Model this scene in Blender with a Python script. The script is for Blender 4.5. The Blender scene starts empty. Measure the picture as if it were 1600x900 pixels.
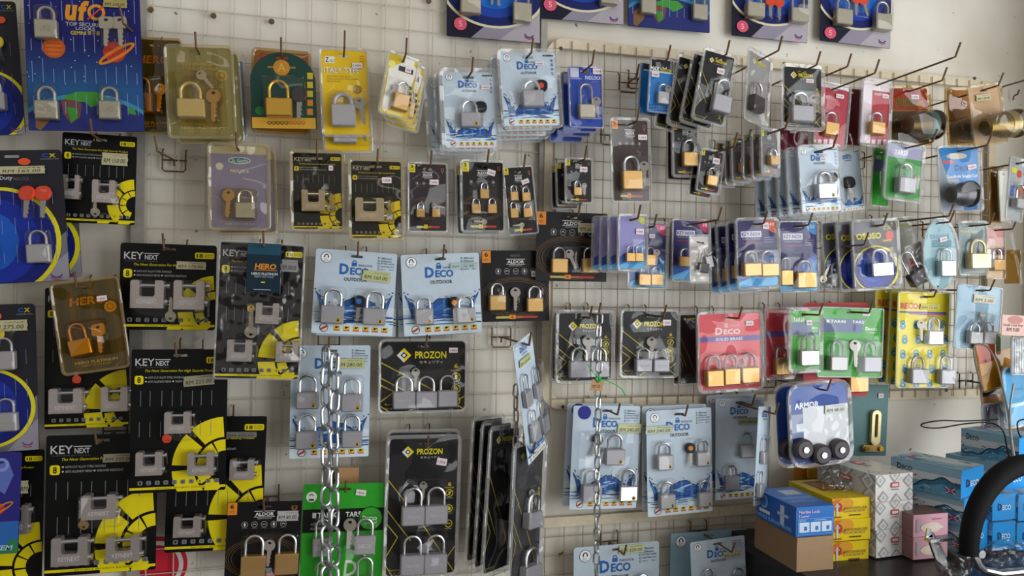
import bpy, bmesh, math, random
from mathutils import Vector, Matrix
from mathutils.geometry import tessellate_polygon

# ------------------------------------------------------------------ camera
sc = bpy.context.scene
COL = sc.collection
F = 1164.0            # focal length in pixels of the 1600x900 frame
D = 1.60              # camera distance from the back wall (wall plane is Y = 0)
PSI = math.radians(14.0)
ROLL = math.radians(0.75)
CAMZ = 1.50
CAM = Vector((0.0, -D, CAMZ))
_f = Vector((math.sin(PSI), math.cos(PSI), 0))
_r0 = Vector((math.cos(PSI), -math.sin(PSI), 0))
_u0 = Vector((0, 0, 1))
_r = _r0 * math.cos(ROLL) + _u0 * math.sin(ROLL)
_u = _u0 * math.cos(ROLL) - _r0 * math.sin(ROLL)
cd = bpy.data.cameras.new('camera')
cd.sensor_width = 36.0
cd.lens = F / 1600.0 * 36.0
cd.clip_start = 0.02
cam = bpy.data.objects.new('camera', cd)
COL.objects.link(cam)
cam.matrix_world = Matrix(((_r.x, _u.x, -_f.x, CAM.x), (_r.y, _u.y, -_f.y, CAM.y), (_r.z, _u.z, -_f.z, CAM.z), (0, 0, 0, 1)))
sc.camera = cam

# ------------------------------------------------------------------ light
sc.view_settings.view_transform = 'Standard'
sc.view_settings.look = 'None'
sc.view_settings.gamma = 1.0
sc.view_settings.use_curve_mapping = False
sc.view_settings.exposure = 0.22
sc.cycles.transparent_max_bounces = 40
sc.cycles.max_bounces = 8
w = bpy.data.worlds.new('room_ambience')
sc.world = w
w.use_nodes = True
w.node_tree.nodes['Background'].inputs[0].default_value = (1.0, 0.95, 0.885, 1)
w.node_tree.nodes['Background'].inputs[1].default_value = 0.40


def area(name, loc, target, sx, sy, power, col):
    l = bpy.data.lights.new(name, 'AREA')
    l.shape = 'RECTANGLE'
    l.size = sx
    l.size_y = sy
    l.energy = power
    l.color = col
    o = bpy.data.objects.new(name, l)
    COL.objects.link(o)
    o.location = loc
    o.rotation_euler = (Vector(target) - Vector(loc)).to_track_quat('-Z', 'Y').to_euler()
    return o


# daylight through the open shop front, right of and behind the camera
area('shop_front_daylight', (2.6, -2.25, 1.2), (1.0, 0, 1.2), 2.6, 2.35, 78, (0.94, 0.98, 1.0))
# fluorescent tubes under the shop ceiling
area('ceiling_tube_light', (0.3, -1.3, 2.75), (0.3, -0.2, 1.5), 1.2, 0.12, 1.0, (1.0, 0.95, 0.84))
area('ceiling_tube_light', (-1.6, -1.9, 2.75), (-0.6, 0, 1.5), 1.2, 0.12, .5, (1.0, 0.93, 0.80))


# ------------------------------------------------------------------ pixels to space
def ray(px, py):
    return (_f + _r * ((px - 800) / F) + _u * ((450 - py) / F))


def at(px, py, off=0.0):
    """point seen at photo pixel px,py lying off metres in front of the back wall"""
    d = ray(px, py)
    return CAM + d * ((-off - CAM.y) / d.y)


def onplane(px, py, p0, n):
    d = ray(px, py)
    return CAM + d * ((p0 - CAM).dot(n) / d.dot(n))


# ------------------------------------------------------------------ materials
MATS = {}


def lin(h):
    h = h.lstrip('#')
    o = []
    for i in (0, 2, 4):
        c = int(h[i:i + 2], 16) / 255
        o.append(c / 12.92 if c <= .04045 else ((c + .055) / 1.055) ** 2.4)
    return (*o, 1)


def newmat(name):
    m = bpy.data.materials.new(name)
    m.use_nodes = True
    nt = m.node_tree
    return m, nt, nt.nodes['Principled BSDF']


def ink(h, rough=.42):
    """printed card stock of one colour with a faint paper mottling"""
    k = ('ink', h, rough)
    if k in MATS:
        return MATS[k]
    m, nt, b = newmat('print_' + h.lstrip('#'))
    n = nt.nodes.new('ShaderNodeTexNoise')
    n.inputs['Scale'].default_value = 60
    tc = nt.nodes.new('ShaderNodeTexCoord')
    nt.links.new(tc.outputs['Object'], n.inputs['Vector'])
    mx = nt.nodes.new('ShaderNodeMix')
    mx.data_type = 'RGBA'
    c = lin(h)
    mx.inputs[6].default_value = c
    mx.inputs[7].default_value = tuple(min(1, x * .86) for x in c[:3]) + (1,)
    nt.links.new(n.outputs['Fac'], mx.inputs[0])
    nt.links.new(mx.outputs[2], b.inputs['Base Color'])
    b.inputs['Roughness'].default_value = rough
    b.inputs['Specular IOR Level'].default_value = .18
    MATS[k] = m
    return m


def metal(name, h, rough=.34, metallic=.9, stretch=(40, 40, 400), bump=.08):
    k = ('metal', name)
    if k in MATS:
        return MATS[k]
    m, nt, b = newmat(name)
    tc = nt.nodes.new('ShaderNodeTexCoord')
    mp = nt.nodes.new('ShaderNodeMapping')
    mp.inputs['Scale'].default_value = stretch
    n = nt.nodes.new('ShaderNodeTexNoise')
    n.inputs['Scale'].default_value = 3
    n.inputs['Detail'].default_value = 3
    nt.links.new(tc.outputs['Object'], mp.inputs[0])
    nt.links.new(mp.outputs[0], n.inputs['Vector'])
    mx = nt.nodes.new('ShaderNodeMix')
    mx.data_type = 'RGBA'
    c = lin(h)
    mx.inputs[6].default_value = tuple(x * .78 for x in c[:3]) + (1,)
    mx.inputs[7].default_value = tuple(min(1, x * 1.12) for x in c[:3]) + (1,)
    nt.links.new(n.outputs['Fac'], mx.inputs[0])
    nt.links.new(mx.outputs[2], b.inputs['Base Color'])
    b.inputs['Metallic'].default_value = metallic
    b.inputs['Roughness'].default_value = rough
    bp = nt.nodes.new('ShaderNodeBump')
    bp.inputs['Strength'].default_value = bump
    bp.inputs['Distance'].default_value = .001
    nt.links.new(n.outputs['Fac'], bp.inputs['Height'])
    nt.links.new(bp.outputs[0], b.inputs['Normal'])
    MATS[k] = m
    return m


def film(name, h='ffffff', base=.03, bump=.9, scale=13, rough=.07):
    """clear blister plastic: see-through with a crinkled gloss"""
    k = ('film', name)
    if k in MATS:
        return MATS[k]
    m = bpy.data.materials.new(name)
    m.use_nodes = True
    nt = m.node_tree
    for nd in list(nt.nodes):
        nt.nodes.remove(nd)
    out = nt.nodes.new('ShaderNodeOutputMaterial')
    tr = nt.nodes.new('ShaderNodeBsdfTransparent')
    tr.inputs[0].default_value = lin(h)
    gl = nt.nodes.new('ShaderNodeBsdfGlossy')
    gl.inputs['Roughness'].default_value = rough
    lw = nt.nodes.new('ShaderNodeLayerWeight')
    lw.inputs[0].default_value = .35
    mr = nt.nodes.new('ShaderNodeMapRange')
    mr.inputs['To Min'].default_value = base
    mr.inputs['To Max'].default_value = .55
    pw = nt.nodes.new('ShaderNodeMath')
    pw.operation = 'POWER'
    pw.inputs[1].default_value = 2.2
    nt.links.new(lw.outputs['Facing'], pw.inputs[0])
    nt.links.new(pw.outputs[0], mr.inputs[0])
    mx = nt.nodes.new('ShaderNodeMixShader')
    nt.links.new(mr.outputs[0], mx.inputs[0])
    nt.links.new(tr.outputs[0], mx.inputs[1])
    nt.links.new(gl.outputs[0], mx.inputs[2])
    nt.links.new(mx.outputs[0], out.inputs[0])
    n = nt.nodes.new('ShaderNodeTexNoise')
    n.inputs['Scale'].default_value = scale
    n.inputs['Detail'].default_value = .4
    tc = nt.nodes.new('ShaderNodeNewGeometry')
    nt.links.new(tc.outputs['Position'], n.inputs['Vector'])
    bp = nt.nodes.new('ShaderNodeBump')
    bp.inputs['Strength'].default_value = bump
    bp.inputs['Distance'].default_value = .05
    nt.links.new(n.outputs['Fac'], bp.inputs['Height'])
    nt.links.new(bp.outputs[0], gl.inputs['Normal'])
    nt.links.new(bp.outputs[0], lw.inputs['Normal'])
    MATS[k] = m
    return m


STEEL = metal('satin_steel', 'a6a4a6', .5, .45)
CHROME = metal('chrome_steel', 'c4c4c8', .24, .95, (8, 8, 8), .02)
ALU = metal('grey_cast_metal', '9c9aa0', .5, .40, (200, 200, 200))
NICKEL = metal('nickel_plate', 'aba594', .38, .70)
BRASS = metal('brushed_brass', 'b8925a', .42, .70)
GOLD = metal('gold_plate', 'd8a83c', .26, .85)
PALE = metal('pale_brass', 'd2c08e', .35, .65)
GUN = metal('grey_forged_steel', 'b2a8a4', .38, .70)
DARKM = metal('dark_rubber_metal', '3a3438', .5, .2)
RUST = metal('rusty_brown_wire', '6b5138', .6, .35, (60, 60, 60), .4)
WIREW = metal('dirty_white_wire', 'c6bdad', .6, .05, (60, 60, 60), .3)
BLACKM = ink('#141315', .35)
CLEAR = film('clear_blister_plastic')
AGED = film('yellowed_blister_plastic', 'f8f1da', .045)
AMBER = film('amber_blister_plastic', 'f3deaa', .045)
CRINK = film('crinkled_bag_plastic', 'fbfbfa', .06, .8, 40, .12)


def rimfilm(name, h):
    """edge of a blister shell: clear plastic seen through its folded, milky rim"""
    m = film(name, h, .10, .3, 30, .12)
    nt = m.node_tree
    out = [n for n in nt.nodes if n.type == 'OUTPUT_MATERIAL'][0]
    src = out.inputs[0].links[0].from_socket
    df = nt.nodes.new('ShaderNodeBsdfDiffuse')
    df.inputs[0].default_value = tuple(min(1, c * .85) for c in lin(h)[:3]) + (1,)
    mx = nt.nodes.new('ShaderNodeMixShader')
    mx.inputs[0].default_value = .22
    nt.links.new(src, mx.inputs[1])
    nt.links.new(df.outputs[0], mx.inputs[2])
    nt.links.new(mx.outputs[0], out.inputs[0])
    return m


OLIVE = film('olive_blister_plastic', 'f3efd4', .045)


RIMS = {CLEAR: rimfilm('clear_blister_rim', 'f4f4f4'), AGED: rimfilm('yellowed_blister_rim', 'e8dcb8'), AMBER: rimfilm('amber_blister_rim', 'd9b878'),
        OLIVE: rimfilm('olive_blister_rim', 'd8d0a0'), CRINK: rimfilm('bag_rim', 'f4f4f4')}


# ------------------------------------------------------------------ mesh helpers
class MB:
    def __init__(s):
        s.v = []
        s.f = []
        s.m = []
        s.mats = []

    def mi(s, mat):
        if mat not in s.mats:
            s.mats.append(mat)
        return s.mats.index(mat)

    def add(s, verts, faces, mat):
        o = len(s.v)
        i = s.mi(mat)
        s.v.extend(verts)
        for f in faces:
            s.f.append([o + k for k in f])
            s.m.append(i)

    def mesh(s, name, smooth=True, angle=35):
        me = bpy.data.meshes.new(name)
        me.from_pydata([tuple(p) for p in s.v], [], s.f)
        for m in s.mats:
            me.materials.append(m)
        if len(s.mats) > 1:
            me.polygons.foreach_set('material_index', s.m)
        if smooth:
            me.polygons.foreach_set('use_smooth', [True] * len(me.polygons))
            me.set_sharp_from_angle(angle=math.radians(angle))
        me.update()
        return me

    def build(s, name, parent=None, loc=(0, 0, 0), rot=(0, 0, 0), smooth=True):
        return link(name, s.mesh(name, smooth), parent, loc, rot)


def link(name, data, parent=None, loc=(0, 0, 0), rot=(0, 0, 0)):
    o = bpy.data.objects.new(name, data)
    COL.objects.link(o)
    o.parent = parent
    o.location = loc
    o.rotation_euler = rot
    return o


def tag(o, label=None, cat=None, group=None, kind=None):
    if label:
        o['label'] = label
    if cat:
        o['category'] = cat
    if group:
        o['group'] = group
    if kind:
        o['kind'] = kind
    return o


def rr(w, h, r, n=4, cx=0, cz=0):
    """rounded rectangle outline in XZ, counter-clockwise seen from the viewer"""
    r = max(1e-5, min(r, w / 2 - 1e-6, h / 2 - 1e-6))
    p = []
    for (sx, sz, a0) in ((1, -1, -90), (1, 1, 0), (-1, 1, 90), (-1, -1, 180)):
        for i in range(n + 1):
            a = math.radians(a0 + 90 * i / n)
            p.append((cx + sx * (w / 2 - r) + r * math.cos(a), cz + sz * (h / 2 - r) + r * math.sin(a)))
    return p


def loft(mb, loops, mat, cap=True, capback=False):
    """loops: lists of equal length of (x,y,z); joined in order"""
    n = len(loops[0])
    vs = [p for l in loops for p in l]
    fs = []
    for k in range(len(loops) - 1):
        for i in range(n):
            j = (i + 1) % n
            fs.append((k * n + i, k * n + j, (k + 1) * n + j, (k + 1) * n + i))
    if cap:
        fs.append([(len(loops) - 1) * n + i for i in range(n)])
    if capback:
        fs.append([i for i in range(n)][::-1])
    mb.add(vs, fs, mat)


def slab(mb, w, h, d, r, mat, cx=0, cz=0, y0=0.0, bev=.0008, n=4):
    """rounded block from y0 to y0-d (towards the viewer) with bevelled front edge"""
    o = rr(w, h, r, n, cx, cz)
    i = rr(w - 2 * bev, h - 2 * bev, max(r - bev, 1e-4), n, cx, cz)
    loft(mb, [[(x, y0, z) for x, z in i], [(x, y0 - bev, z) for x, z in o], [(x, y0 - d + bev, z) for x, z in o], [(x, y0 - d, z) for x, z in i]], mat, True, True)


def box(mb, x0, x1, y0, y1, z0, z1, mat):
    v = [(x, y, z) for x in (x0, x1) for y in (y0, y1) for z in (z0, z1)]
    mb.add(v, [(0, 1, 3, 2), (4, 6, 7, 5), (0, 4, 5, 1), (2, 3, 7, 6), (0, 2, 6, 4), (1, 5, 7, 3)], mat)


def tube(mb, pts, r, mat, n=8, closed=False, caps=True):
    pts = [Vector(p) for p in pts]
    m = len(pts)
    vs = []
    prev = None
    for i, p in enumerate(pts):
        if closed:
            t = pts[(i + 1) % m] - pts[i - 1]
        else:
            t = pts[min(i + 1, m - 1)] - pts[max(i - 1, 0)]
        t.normalize()
        if prev is None:
            a = Vector((0, 0, 1)) if abs(t.z) < .9 else Vector((1, 0, 0))
            x = t.cross(a).normalized()
        else:
            x = (prev - t * prev.dot(t)).normalized()
        prev = x
        y = t.cross(x)
        rad = r[i] if isinstance(r, (list, tuple)) else r
        for k in range(n):
            a = 2 * math.pi * k / n
            vs.append(p + x * (rad * math.cos(a)) + y * (rad * math.sin(a)))
    fs = []
    for i in range(m if closed else m - 1):
        j = (i + 1) % m
        for k in range(n):
            l = (k + 1) % n
            fs.append((i * n + k, i * n + l, j * n + l, j * n + k))
    if caps and not closed:
        fs.append([k for k in range(n)][::-1])
        fs.append([(m - 1) * n + k for k in range(n)])
    mb.add(vs, fs, mat)


def prism(mb, outline, y0, y1, mat, holes=()):
    """flat plate from outline (x,z) between y0 (back) and y1 (front), with holes"""
    loops = [list(outline)] + [list(h) for h in holes]
    flat = [p for l in loops for p in l]
    tris = tessellate_polygon([[Vector((x, z, 0)) for x, z in l] for l in loops])
    N = len(flat)
    vs = [(x, y0, z) for x, z in flat] + [(x, y1, z) for x, z in flat]
    fs = []
    for t in tris:
        a, b, c = (Vector(flat[k]) for k in t)
        ccw = (b - a).cross(c - a) > 0
        t = tuple(t) if ccw else (t[0], t[2], t[1])
        fs.append(tuple(N + k for k in t))
        fs.append((t[0], t[2], t[1]))
    o = 0
    for li, l in enumerate(loops):
        n = len(l)
        for i in range(n):
            j = (i + 1) % n
            q = (o + i, o + j, N + o + j, N + o + i)
            fs.append(q if li == 0 else q[::-1])
        o += n
    mb.add(vs, fs, mat)


TXT = {}


def textgeo(s, shear=0.0, bold=0.0):
    k = (s, shear, bold)
    if k not in TXT:
        cu = bpy.data.curves.new('t', 'FONT')
        cu.body = s
        cu.resolution_u = 2
        cu.shear = shear
        cu.offset = bold
        cu.fill_mode = 'FRONT'
        o = bpy.data.objects.new('t', cu)
        me = o.to_mesh()
        v = [(p.co.x, p.co.y) for p in me.vertices]
        f = [tuple(p.vertices) for p in me.polygons]
        o.to_mesh_clear()
        bpy.data.objects.remove(o)
        bpy.data.curves.remove(cu)
        if v:
            x0 = min(p[0] for p in v)
            x1 = max(p[0] for p in v)
            y0 = min(p[1] for p in v)
            y1 = max(p[1] for p in v)
            v = [((p[0] - x0) / max(x1 - x0, 1e-6), (p[1] - y0) / max(y1 - y0, 1e-6)) for p in v]
        TXT[k] = (v, f)
    return TXT[k]


def clip(poly, x0, z0, x1, z1):
    def cut(pts, inside, inter):
        out = []
        for i in range(len(pts)):
            a, b = pts[i - 1], pts[i]
            if inside(b):
                if not inside(a):
                    out.append(inter(a, b))
                out.append(b)
            elif inside(a):
                out.append(inter(a, b))
        return out

    def ix(c):
        return lambda a, b: (c, a[1] + (b[1] - a[1]) * (c - a[0]) / (b[0] - a[0]))

    def iz(c):
        return lambda a, b: (a[0] + (b[0] - a[0]) * (c - a[1]) / (b[1] - a[1]), c)
    for ins, it in ((lambda p: p[0] >= x0, ix(x0)), (lambda p: p[0] <= x1, ix(x1)), (lambda p: p[1] >= z0, iz(z0)), (lambda p: p[1] <= z1, iz(z1))):
        if not poly:
            return []
        poly = cut(poly, ins, it)
    return poly


class Pr:
    """flat print on a card: polygons and lettering in card space"""

    def __init__(s, w, h, y0, conv=None, sx=1, sz=1):
        s.w, s.h, s.y0 = w, h, y0
        s.mb = MB()
        s.pxc, s.psx, s.psz = conv, sx, sz
        s.px = False
        s.k = 0
        s.ops = []
        s.txt = False
        s.e = .0007

    def make(s, name, parent):
        """the print as one part per connected patch of ink"""
        mb = s.mb
        if not mb.v:
            return
        B = []
        for (v0, v1, f0, f1) in s.ops:
            xs = [p[0] for p in mb.v[v0:v1]]
            zs = [p[2] for p in mb.v[v0:v1]]
            B.append((min(xs), min(zs), max(xs), max(zs)))
        n = len(B)
        par = list(range(n))

        def find(i):
            while par[i] != i:
                par[i] = par[par[i]]
                i = par[i]
            return i
        for i in range(n):
            a = B[i]
            for j in range(i):
                b = B[j]
                gx = max(0, a[0] - b[2], b[0] - a[2])
                gz = max(0, a[1] - b[3], b[1] - a[3])
                if gx * gx + gz * gz <= .0185 ** 2:
                    par[find(i)] = find(j)
        for r in sorted({find(i) for i in range(n)}):
            m = MB()
            for i in range(n):
                if find(i) == r:
                    v0, v1, f0, f1 = s.ops[i]
                    o = len(m.v)
                    m.v.extend(mb.v[v0:v1])
                    k = m.mi(mb.mats[mb.m[f0]])
                    for f in range(f0, f1):
                        m.f.append([q - v0 + o for q in mb.f[f]])
                        m.m.append(k)
            m.build(name, parent, smooth=False)

    def put(s, v, f, col):
        a, b = len(s.mb.v), len(s.mb.f)
        s.mb.add(v, f, ink(col))
        s.ops.append((a, len(s.mb.v), b, len(s.mb.f)))

    def P(s, u, v):
        if s.px:
            return s.pxc(u, v)
        return ((u - .5) * s.w, (1 - v) * s.h)

    def S(s, du, dv):
        return (du * s.psx, dv * s.psz) if s.px else (du * s.w, dv * s.h)

    def poly(s, pts, col, L=1, local=False):
        q = pts if local else [s.P(*p) for p in pts]
        q = clip(q, -s.w / 2 + s.e, s.e, s.w / 2 - s.e, s.h - s.e)
        if len(q) < 3:
            return
        ar = sum(q[i - 1][0] * q[i][1] - q[i][0] * q[i - 1][1] for i in range(len(q)))
        if ar < 0:
            q = q[::-1]
        y = s.y0 - .0002 * L - 6e-7 * s.k
        s.k += 1
        s.put([(x, y, z) for x, z in q], [list(range(len(q)))], col)

    def boxl(s, u0, v0, u1, v1):
        cx, cz = s.P((u0 + u1) / 2, (v0 + v1) / 2)
        dx, dz = s.S(abs(u1 - u0), abs(v1 - v0))
        return cx, cz, dx, dz

    def rect(s, u0, v0, u1, v1, col, L=1):
        cx, cz, dx, dz = s.boxl(u0, v0, u1, v1)
        s.poly([(cx - dx / 2, cz - dz / 2), (cx + dx / 2, cz - dz / 2), (cx + dx / 2, cz + dz / 2), (cx - dx / 2, cz + dz / 2)], col, L, True)

    def rrect(s, u0, v0, u1, v1, col, L=1, k=.25):
        cx, cz, dx, dz = s.boxl(u0, v0, u1, v1)
        s.poly(rr(dx, dz, k * min(dx, dz), 3, cx, cz), col, L, True)

    def text(s, t, u0, v0, u1, v1, col, L=3, sh=0, b=0):
        cx, cz, dx, dz = s.boxl(u0, v0, u1, v1)
        v, f = textgeo(t, sh, b)
        y = s.y0 - .0002 * L - 6e-7 * s.k
        s.k += 1
        s.txt = True
        if v:
            s.put([(cx + (p[0] - .5) * dx, y, cz + (p[1] - .5) * dz) for p in v], f, col)

    def disc(s, u, v, r, col, L=1, ry=None, rot=0, n=20, a0=0, a1=360):
        cx, cz = s.P(u, v)
        rx = r * (s.psx if s.px else s.w)
        rz = rx if ry is None else ry * (s.psx if s.px else s.w)
        c, sn = math.cos(math.radians(rot)), math.sin(math.radians(rot))
        pts = []
        full = a1 - a0 >= 360
        for i in range(n if full else n + 1):
            a = math.radians(a0 + (a1 - a0) * i / n)
            x, z = rx * math.cos(a), rz * math.sin(a)
            pts.append((cx + x * c - z * sn, cz + x * sn + z * c))
        s.poly(pts, col, L, True)

    def ring(s, u, v, r, t, col, L=1, ry=None, a0=0, a1=360, n=28, rot=0):
        """ring of outer radius r and inner radius r-t (units of x)"""
        cx, cz = s.P(u, v)
        k = s.psx if s.px else s.w
        ry = r if ry is None else ry
        c, sn = math.cos(math.radians(rot)), math.sin(math.radians(rot))
        n = max(2, int(n * (a1 - a0) / 360))
        q = []
        for i in range(n + 1):
            a = math.radians(a0 + (a1 - a0) * i / n)
            for (rx, rz) in ((r * k, ry * k), ((r - t) * k, (ry - t) * k)):
                x, z = rx * math.cos(a), rz * math.sin(a)
                q.append((cx + x * c - z * sn, cz + x * sn + z * c))
        for i in range(n):
            s.poly([q[2 * i], q[2 * i + 2], q[2 * i + 3], q[2 * i + 1]], col, L, True)

    def line(s, u0, v0, u1, v1, t, col, L=1):
        a = Vector(s.P(u0, v0))
        b = Vector(s.P(u1, v1))
        k = s.psx if s.px else s.w
        d = (b - a).normalized()
        p = Vector((-d.y, d.x)) * (t * k / 2)
        s.poly([tuple(a - p), tuple(b - p), tuple(b + p), tuple(a + p)], col, L, True)


def copy_tree(o, parent=None):
    c = o.copy()
    COL.objects.link(c)
    c.parent = parent
    for ch in list(o.children):
        copy_tree(ch, c)
    return c

# ------------------------------------------------------------------ locks and keys
def u_path(x0, x1, zb, zt, y, n=10):
    r = (x1 - x0) / 2
    cx = (x0 + x1) / 2
    p = [(x0, y, zb), (x0, y, (zb + zt - r) / 2)]
    for i in range(n + 1):
        a = math.pi * (1 - i / n)
        p.append((cx + r * math.cos(a), y, zt - r + r * math.sin(a)))
    p += [(x1, y, (zb + zt - r) / 2), (x1, y, zb)]
    return p


LK = {'s': (STEEL, CHROME), 'a': (ALU, CHROME), 'b': (BRASS, CHROME), 'g': (GOLD, GOLD), 'n': (NICKEL, NICKEL),
      'p': (PALE, PALE), 'd': (DARKM, CHROME), 'k': (GUN, CHROME), 'c': (CHROME, CHROME), 'e': (STEEL, STEEL)}


def padlock(parent, kind, cx, z0, w, h, sh, y0, brand=None, dot=None, rot=0):
    """body bottom-centre at (cx, z0); body w x h; shackle rises sh above the body; back at y0"""
    bm, sm = LK[kind[0]]
    d = max(.007, min(.42 * w, .021))
    mb = MB()
    if kind[0] == 'k':                         # shrouded block lock with a cross bar
        pw = .27 * w
        r = .05 * w
        nb = .42 * h
        out = [(-w / 2, 0), (w / 2, 0), (w / 2, h - r), (w / 2 - r, h), (w / 2 - pw + r * .4, h), (w / 2 - pw, h - r),
               (w / 2 - pw, nb + r), (w / 2 - pw - r, nb), (-w / 2 + pw + r, nb), (-w / 2 + pw, nb + r),
               (-w / 2 + pw, h - r), (-w / 2 + pw - r * .4, h), (-w / 2 + r, h), (-w / 2, h - r)]
        prism(mb, out, -.001, -d, bm)
    else:
        slab(mb, w, h, d, .07 * w, bm, 0, h / 2, 0, min(.0022, .06 * w))
    o = mb.build('padlock', parent, (cx, y0, z0), (0, math.radians(rot), 0))
    sb = MB()
    if kind[0] == 'k':
        zc = .80 * h
        t = .075 * h
        tube(sb, [(-w * .40, -d * .5, zc), (w * .60, -d * .5, zc)], t, sm, 10)
        tube(sb, [(w * .58, -d * .5, zc), (w * .66, -d * .5, zc)], t * 1.35, sm, 10)
        sb.build('locking_bar', o)
        tube(cyl := MB(), [(w * .5, -d * .5, .22 * h), (w * .60, -d * .5, .22 * h)], .12 * h, sm, 10)
        cyl.build('lock_cylinder', o)
    else:
        t = .065 * w if kind[-1] != 'l' else .055 * w
        if kind[-1] == 'h':                    # closed shoulders
            t = .1 * w
        sw = .72 * w
        tube(sb, u_path(-sw / 2 + t * .2, sw / 2 - t * .2, h - .004, h + sh - t, -d * .5), t, sm, 8)
        sb.build('shackle', o)
    if brand or dot:
        p = Pr(w, h, -d - .0001)
        p.e = 0
        if brand:
            t, a0, b0, a1, b1, c = brand
            p.text(t, a0, b0, a1, b1, c, 1)
        if dot:
            p.disc(.76, .78, .105, '#c9a92c', 1, n=12)
            p.rect(.71, .76, .81, .86, '#221c10', 2)
            p.ring(.76, .74, .05, .025, '#221c10', 2, n=10)
        p.mb.build('engraving', o, smooth=False)
    return o, d


KEYM = {}
KEYS = metal('worn_key_steel', '98948e', .42, .6)
KR = random.Random(5)


def key_mesh(mat, square):
    k = ('k', mat.name, square)
    if k not in KEYM:
        mb = MB()
        bow = rr(.44, .40, .08, 3, 0, 0) if square else [(.22 * math.cos(2 * math.pi * i / 16), .22 * math.sin(2 * math.pi * i / 16)) for i in range(16)]
        hole = [(.07 * math.cos(2 * math.pi * i / 8), .09 + .05 * math.sin(2 * math.pi * i / 8)) for i in range(8)]
        prism(mb, bow, 0, -.05, mat, [hole])
        bl = [(-.075, -.17), (-.075, -.74), (-.02, -.8), (.05, -.76), (.03, -.68), (.085, -.62), (.04, -.55), (.085, -.48), (.05, -.40), (.085, -.34), (.085, -.17)]
        prism(mb, bl, -.008, -.042, mat)
        KEYM[k] = mb.mesh('key')
    return KEYM[k]


def head_mesh(col, dot):
    k = ('h', col, dot)
    if k not in KEYM:
        mb = MB()
        slab(mb, .48, .46, .11, .19, ink(col, .3), 0, 0, .03, .02)
        if dot:
            prism(mb, [(.11 * math.cos(2 * math.pi * i / 12), .11 * math.sin(2 * math.pi * i / 12)) for i in range(12)], -.05, -.095, ink(dot, .3))
        KEYM[k] = mb.mesh('key_head')
    return KEYM[k]


def key(parent, kind, x, z, ln, rot, y0):
    mat = {'g': GOLD, 'b': BRASS, 'd': GUN}.get(kind[0], NICKEL if kind[0] == 'n' else KEYS)
    o = link('key', key_mesh(mat, 'q' in kind), parent, (x, y0, z), (math.radians(KR.uniform(-9, -4)), math.radians(rot), math.radians(KR.uniform(-14, -6))))
    o.scale = (ln, ln, ln)
    hc = {'r': '#d8492e', 'k': '#141416', 'y': '#d7b93a', 'B': '#141416', 'O': '#141416', 'R': '#141416', 'D': '#3a3836'}.get(kind[0])
    if hc:
        link('key_head', head_mesh(hc, {'B': '#2a6fc0', 'O': '#e08a30', 'R': '#d0483a'}.get(kind[0])), o)
    return o


# ------------------------------------------------------------------ hooks
def hook(label, p, length, tip=.028, up=0.02, mat=None, plate=True, drop=0.0, lean=0.0, group='wire display hooks on the grids'):
    """steel hook hung on the grid at wall point p, reaching length towards the viewer"""
    mat = mat or RUST
    root = link('display_hook', None, None, (p[0], -.012, p[2] - drop))
    tag(root, label, 'hook', group)
    mb = MB()
    r = .0021
    e = Vector((lean * length, -length, up * length * 0 + drop))
    tube(mb, [(0, 0, -.012), (0, -.001, -.003), (0, -.006, 0), tuple(e * .97 + Vector((0, 0, -.0002))), tuple(e), tuple(e + Vector((lean * tip, -tip * .45, tip * .9)))], r, mat, 6)
    mb.build('prong', root)
    if plate:
        b = MB()
        tube(b, [(-.021, .007, .022), (-.021, -.001, .018), (-.021, -.001, -.018), (-.017, -.001, -.022), (.017, -.001, -.022), (.021, -.001, -.018), (.021, -.001, .018), (.021, .007, .022)], .0017, mat, 5)
        tube(b, [(-.023, .001, 0), (.023, .001, 0)], .0017, mat, 5)
        b.build('back_plate', root)
    return root


# ------------------------------------------------------------------ packs
class Pack:
    pass


def frame_from_quad(q, off, yaw=0, tilt=0):
    cx = sum(q[0::2]) / 4
    cy = sum(q[1::2]) / 4
    p0 = at(cx, cy, off)
    n = Matrix.Rotation(math.radians(yaw), 3, 'Z') @ Matrix.Rotation(math.radians(tilt), 3, 'X') @ Vector((0, -1, 0))
    TL, TR, BR, BL = [onplane(q[i], q[i + 1], p0, n) for i in (0, 2, 4, 6)]
    w = ((TR - TL).length + (BR - BL).length) / 2
    h = ((TL - BL).length + (TR - BR).length) / 2
    ez = ((TL - BL) + (TR - BR)).normalized()
    ex = ((TR - TL) + (BR - BL))
    # symmetric split of any shear
    ex.normalize()
    s = (ex.dot(ez)) / 2
    ex2 = (ex - ez * s).normalized()
    ez2 = (ez - ex2 * ez.dot(ex2)).normalized()
    ey = ez2.cross(ex2).normalized()
    c = (TL + TR + BR + BL) / 4
    M = Matrix.Identity(4)
    for i in range(3):
        M[i][0], M[i][1], M[i][2] = ex2[i], ey[i], ez2[i]
    o = c - ez2 * (h / 2)
    M.translation = o
    k = Pack()
    k.M, k.w, k.h, k.n = M, w, h, n
    Mi = M.inverted()
    k.px = lambda x, y: (lambda v: (v.x, v.z))(Mi @ onplane(x, y, o, n))
    pw = ((q[2] - q[0]) ** 2 + (q[3] - q[1]) ** 2) ** .5 / 2 + ((q[4] - q[6]) ** 2 + (q[5] - q[7]) ** 2) ** .5 / 2
    ph = ((q[0] - q[6]) ** 2 + (q[1] - q[7]) ** 2) ** .5 / 2 + ((q[2] - q[4]) ** 2 + (q[3] - q[5]) ** 2) ** .5 / 2
    k.sx, k.sz = w / pw, h / ph
    return k


def items(s):
    return [(a.split()[0], [float(x) for x in a.split()[1:]]) for a in s.split(';') if a.strip()]


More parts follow.
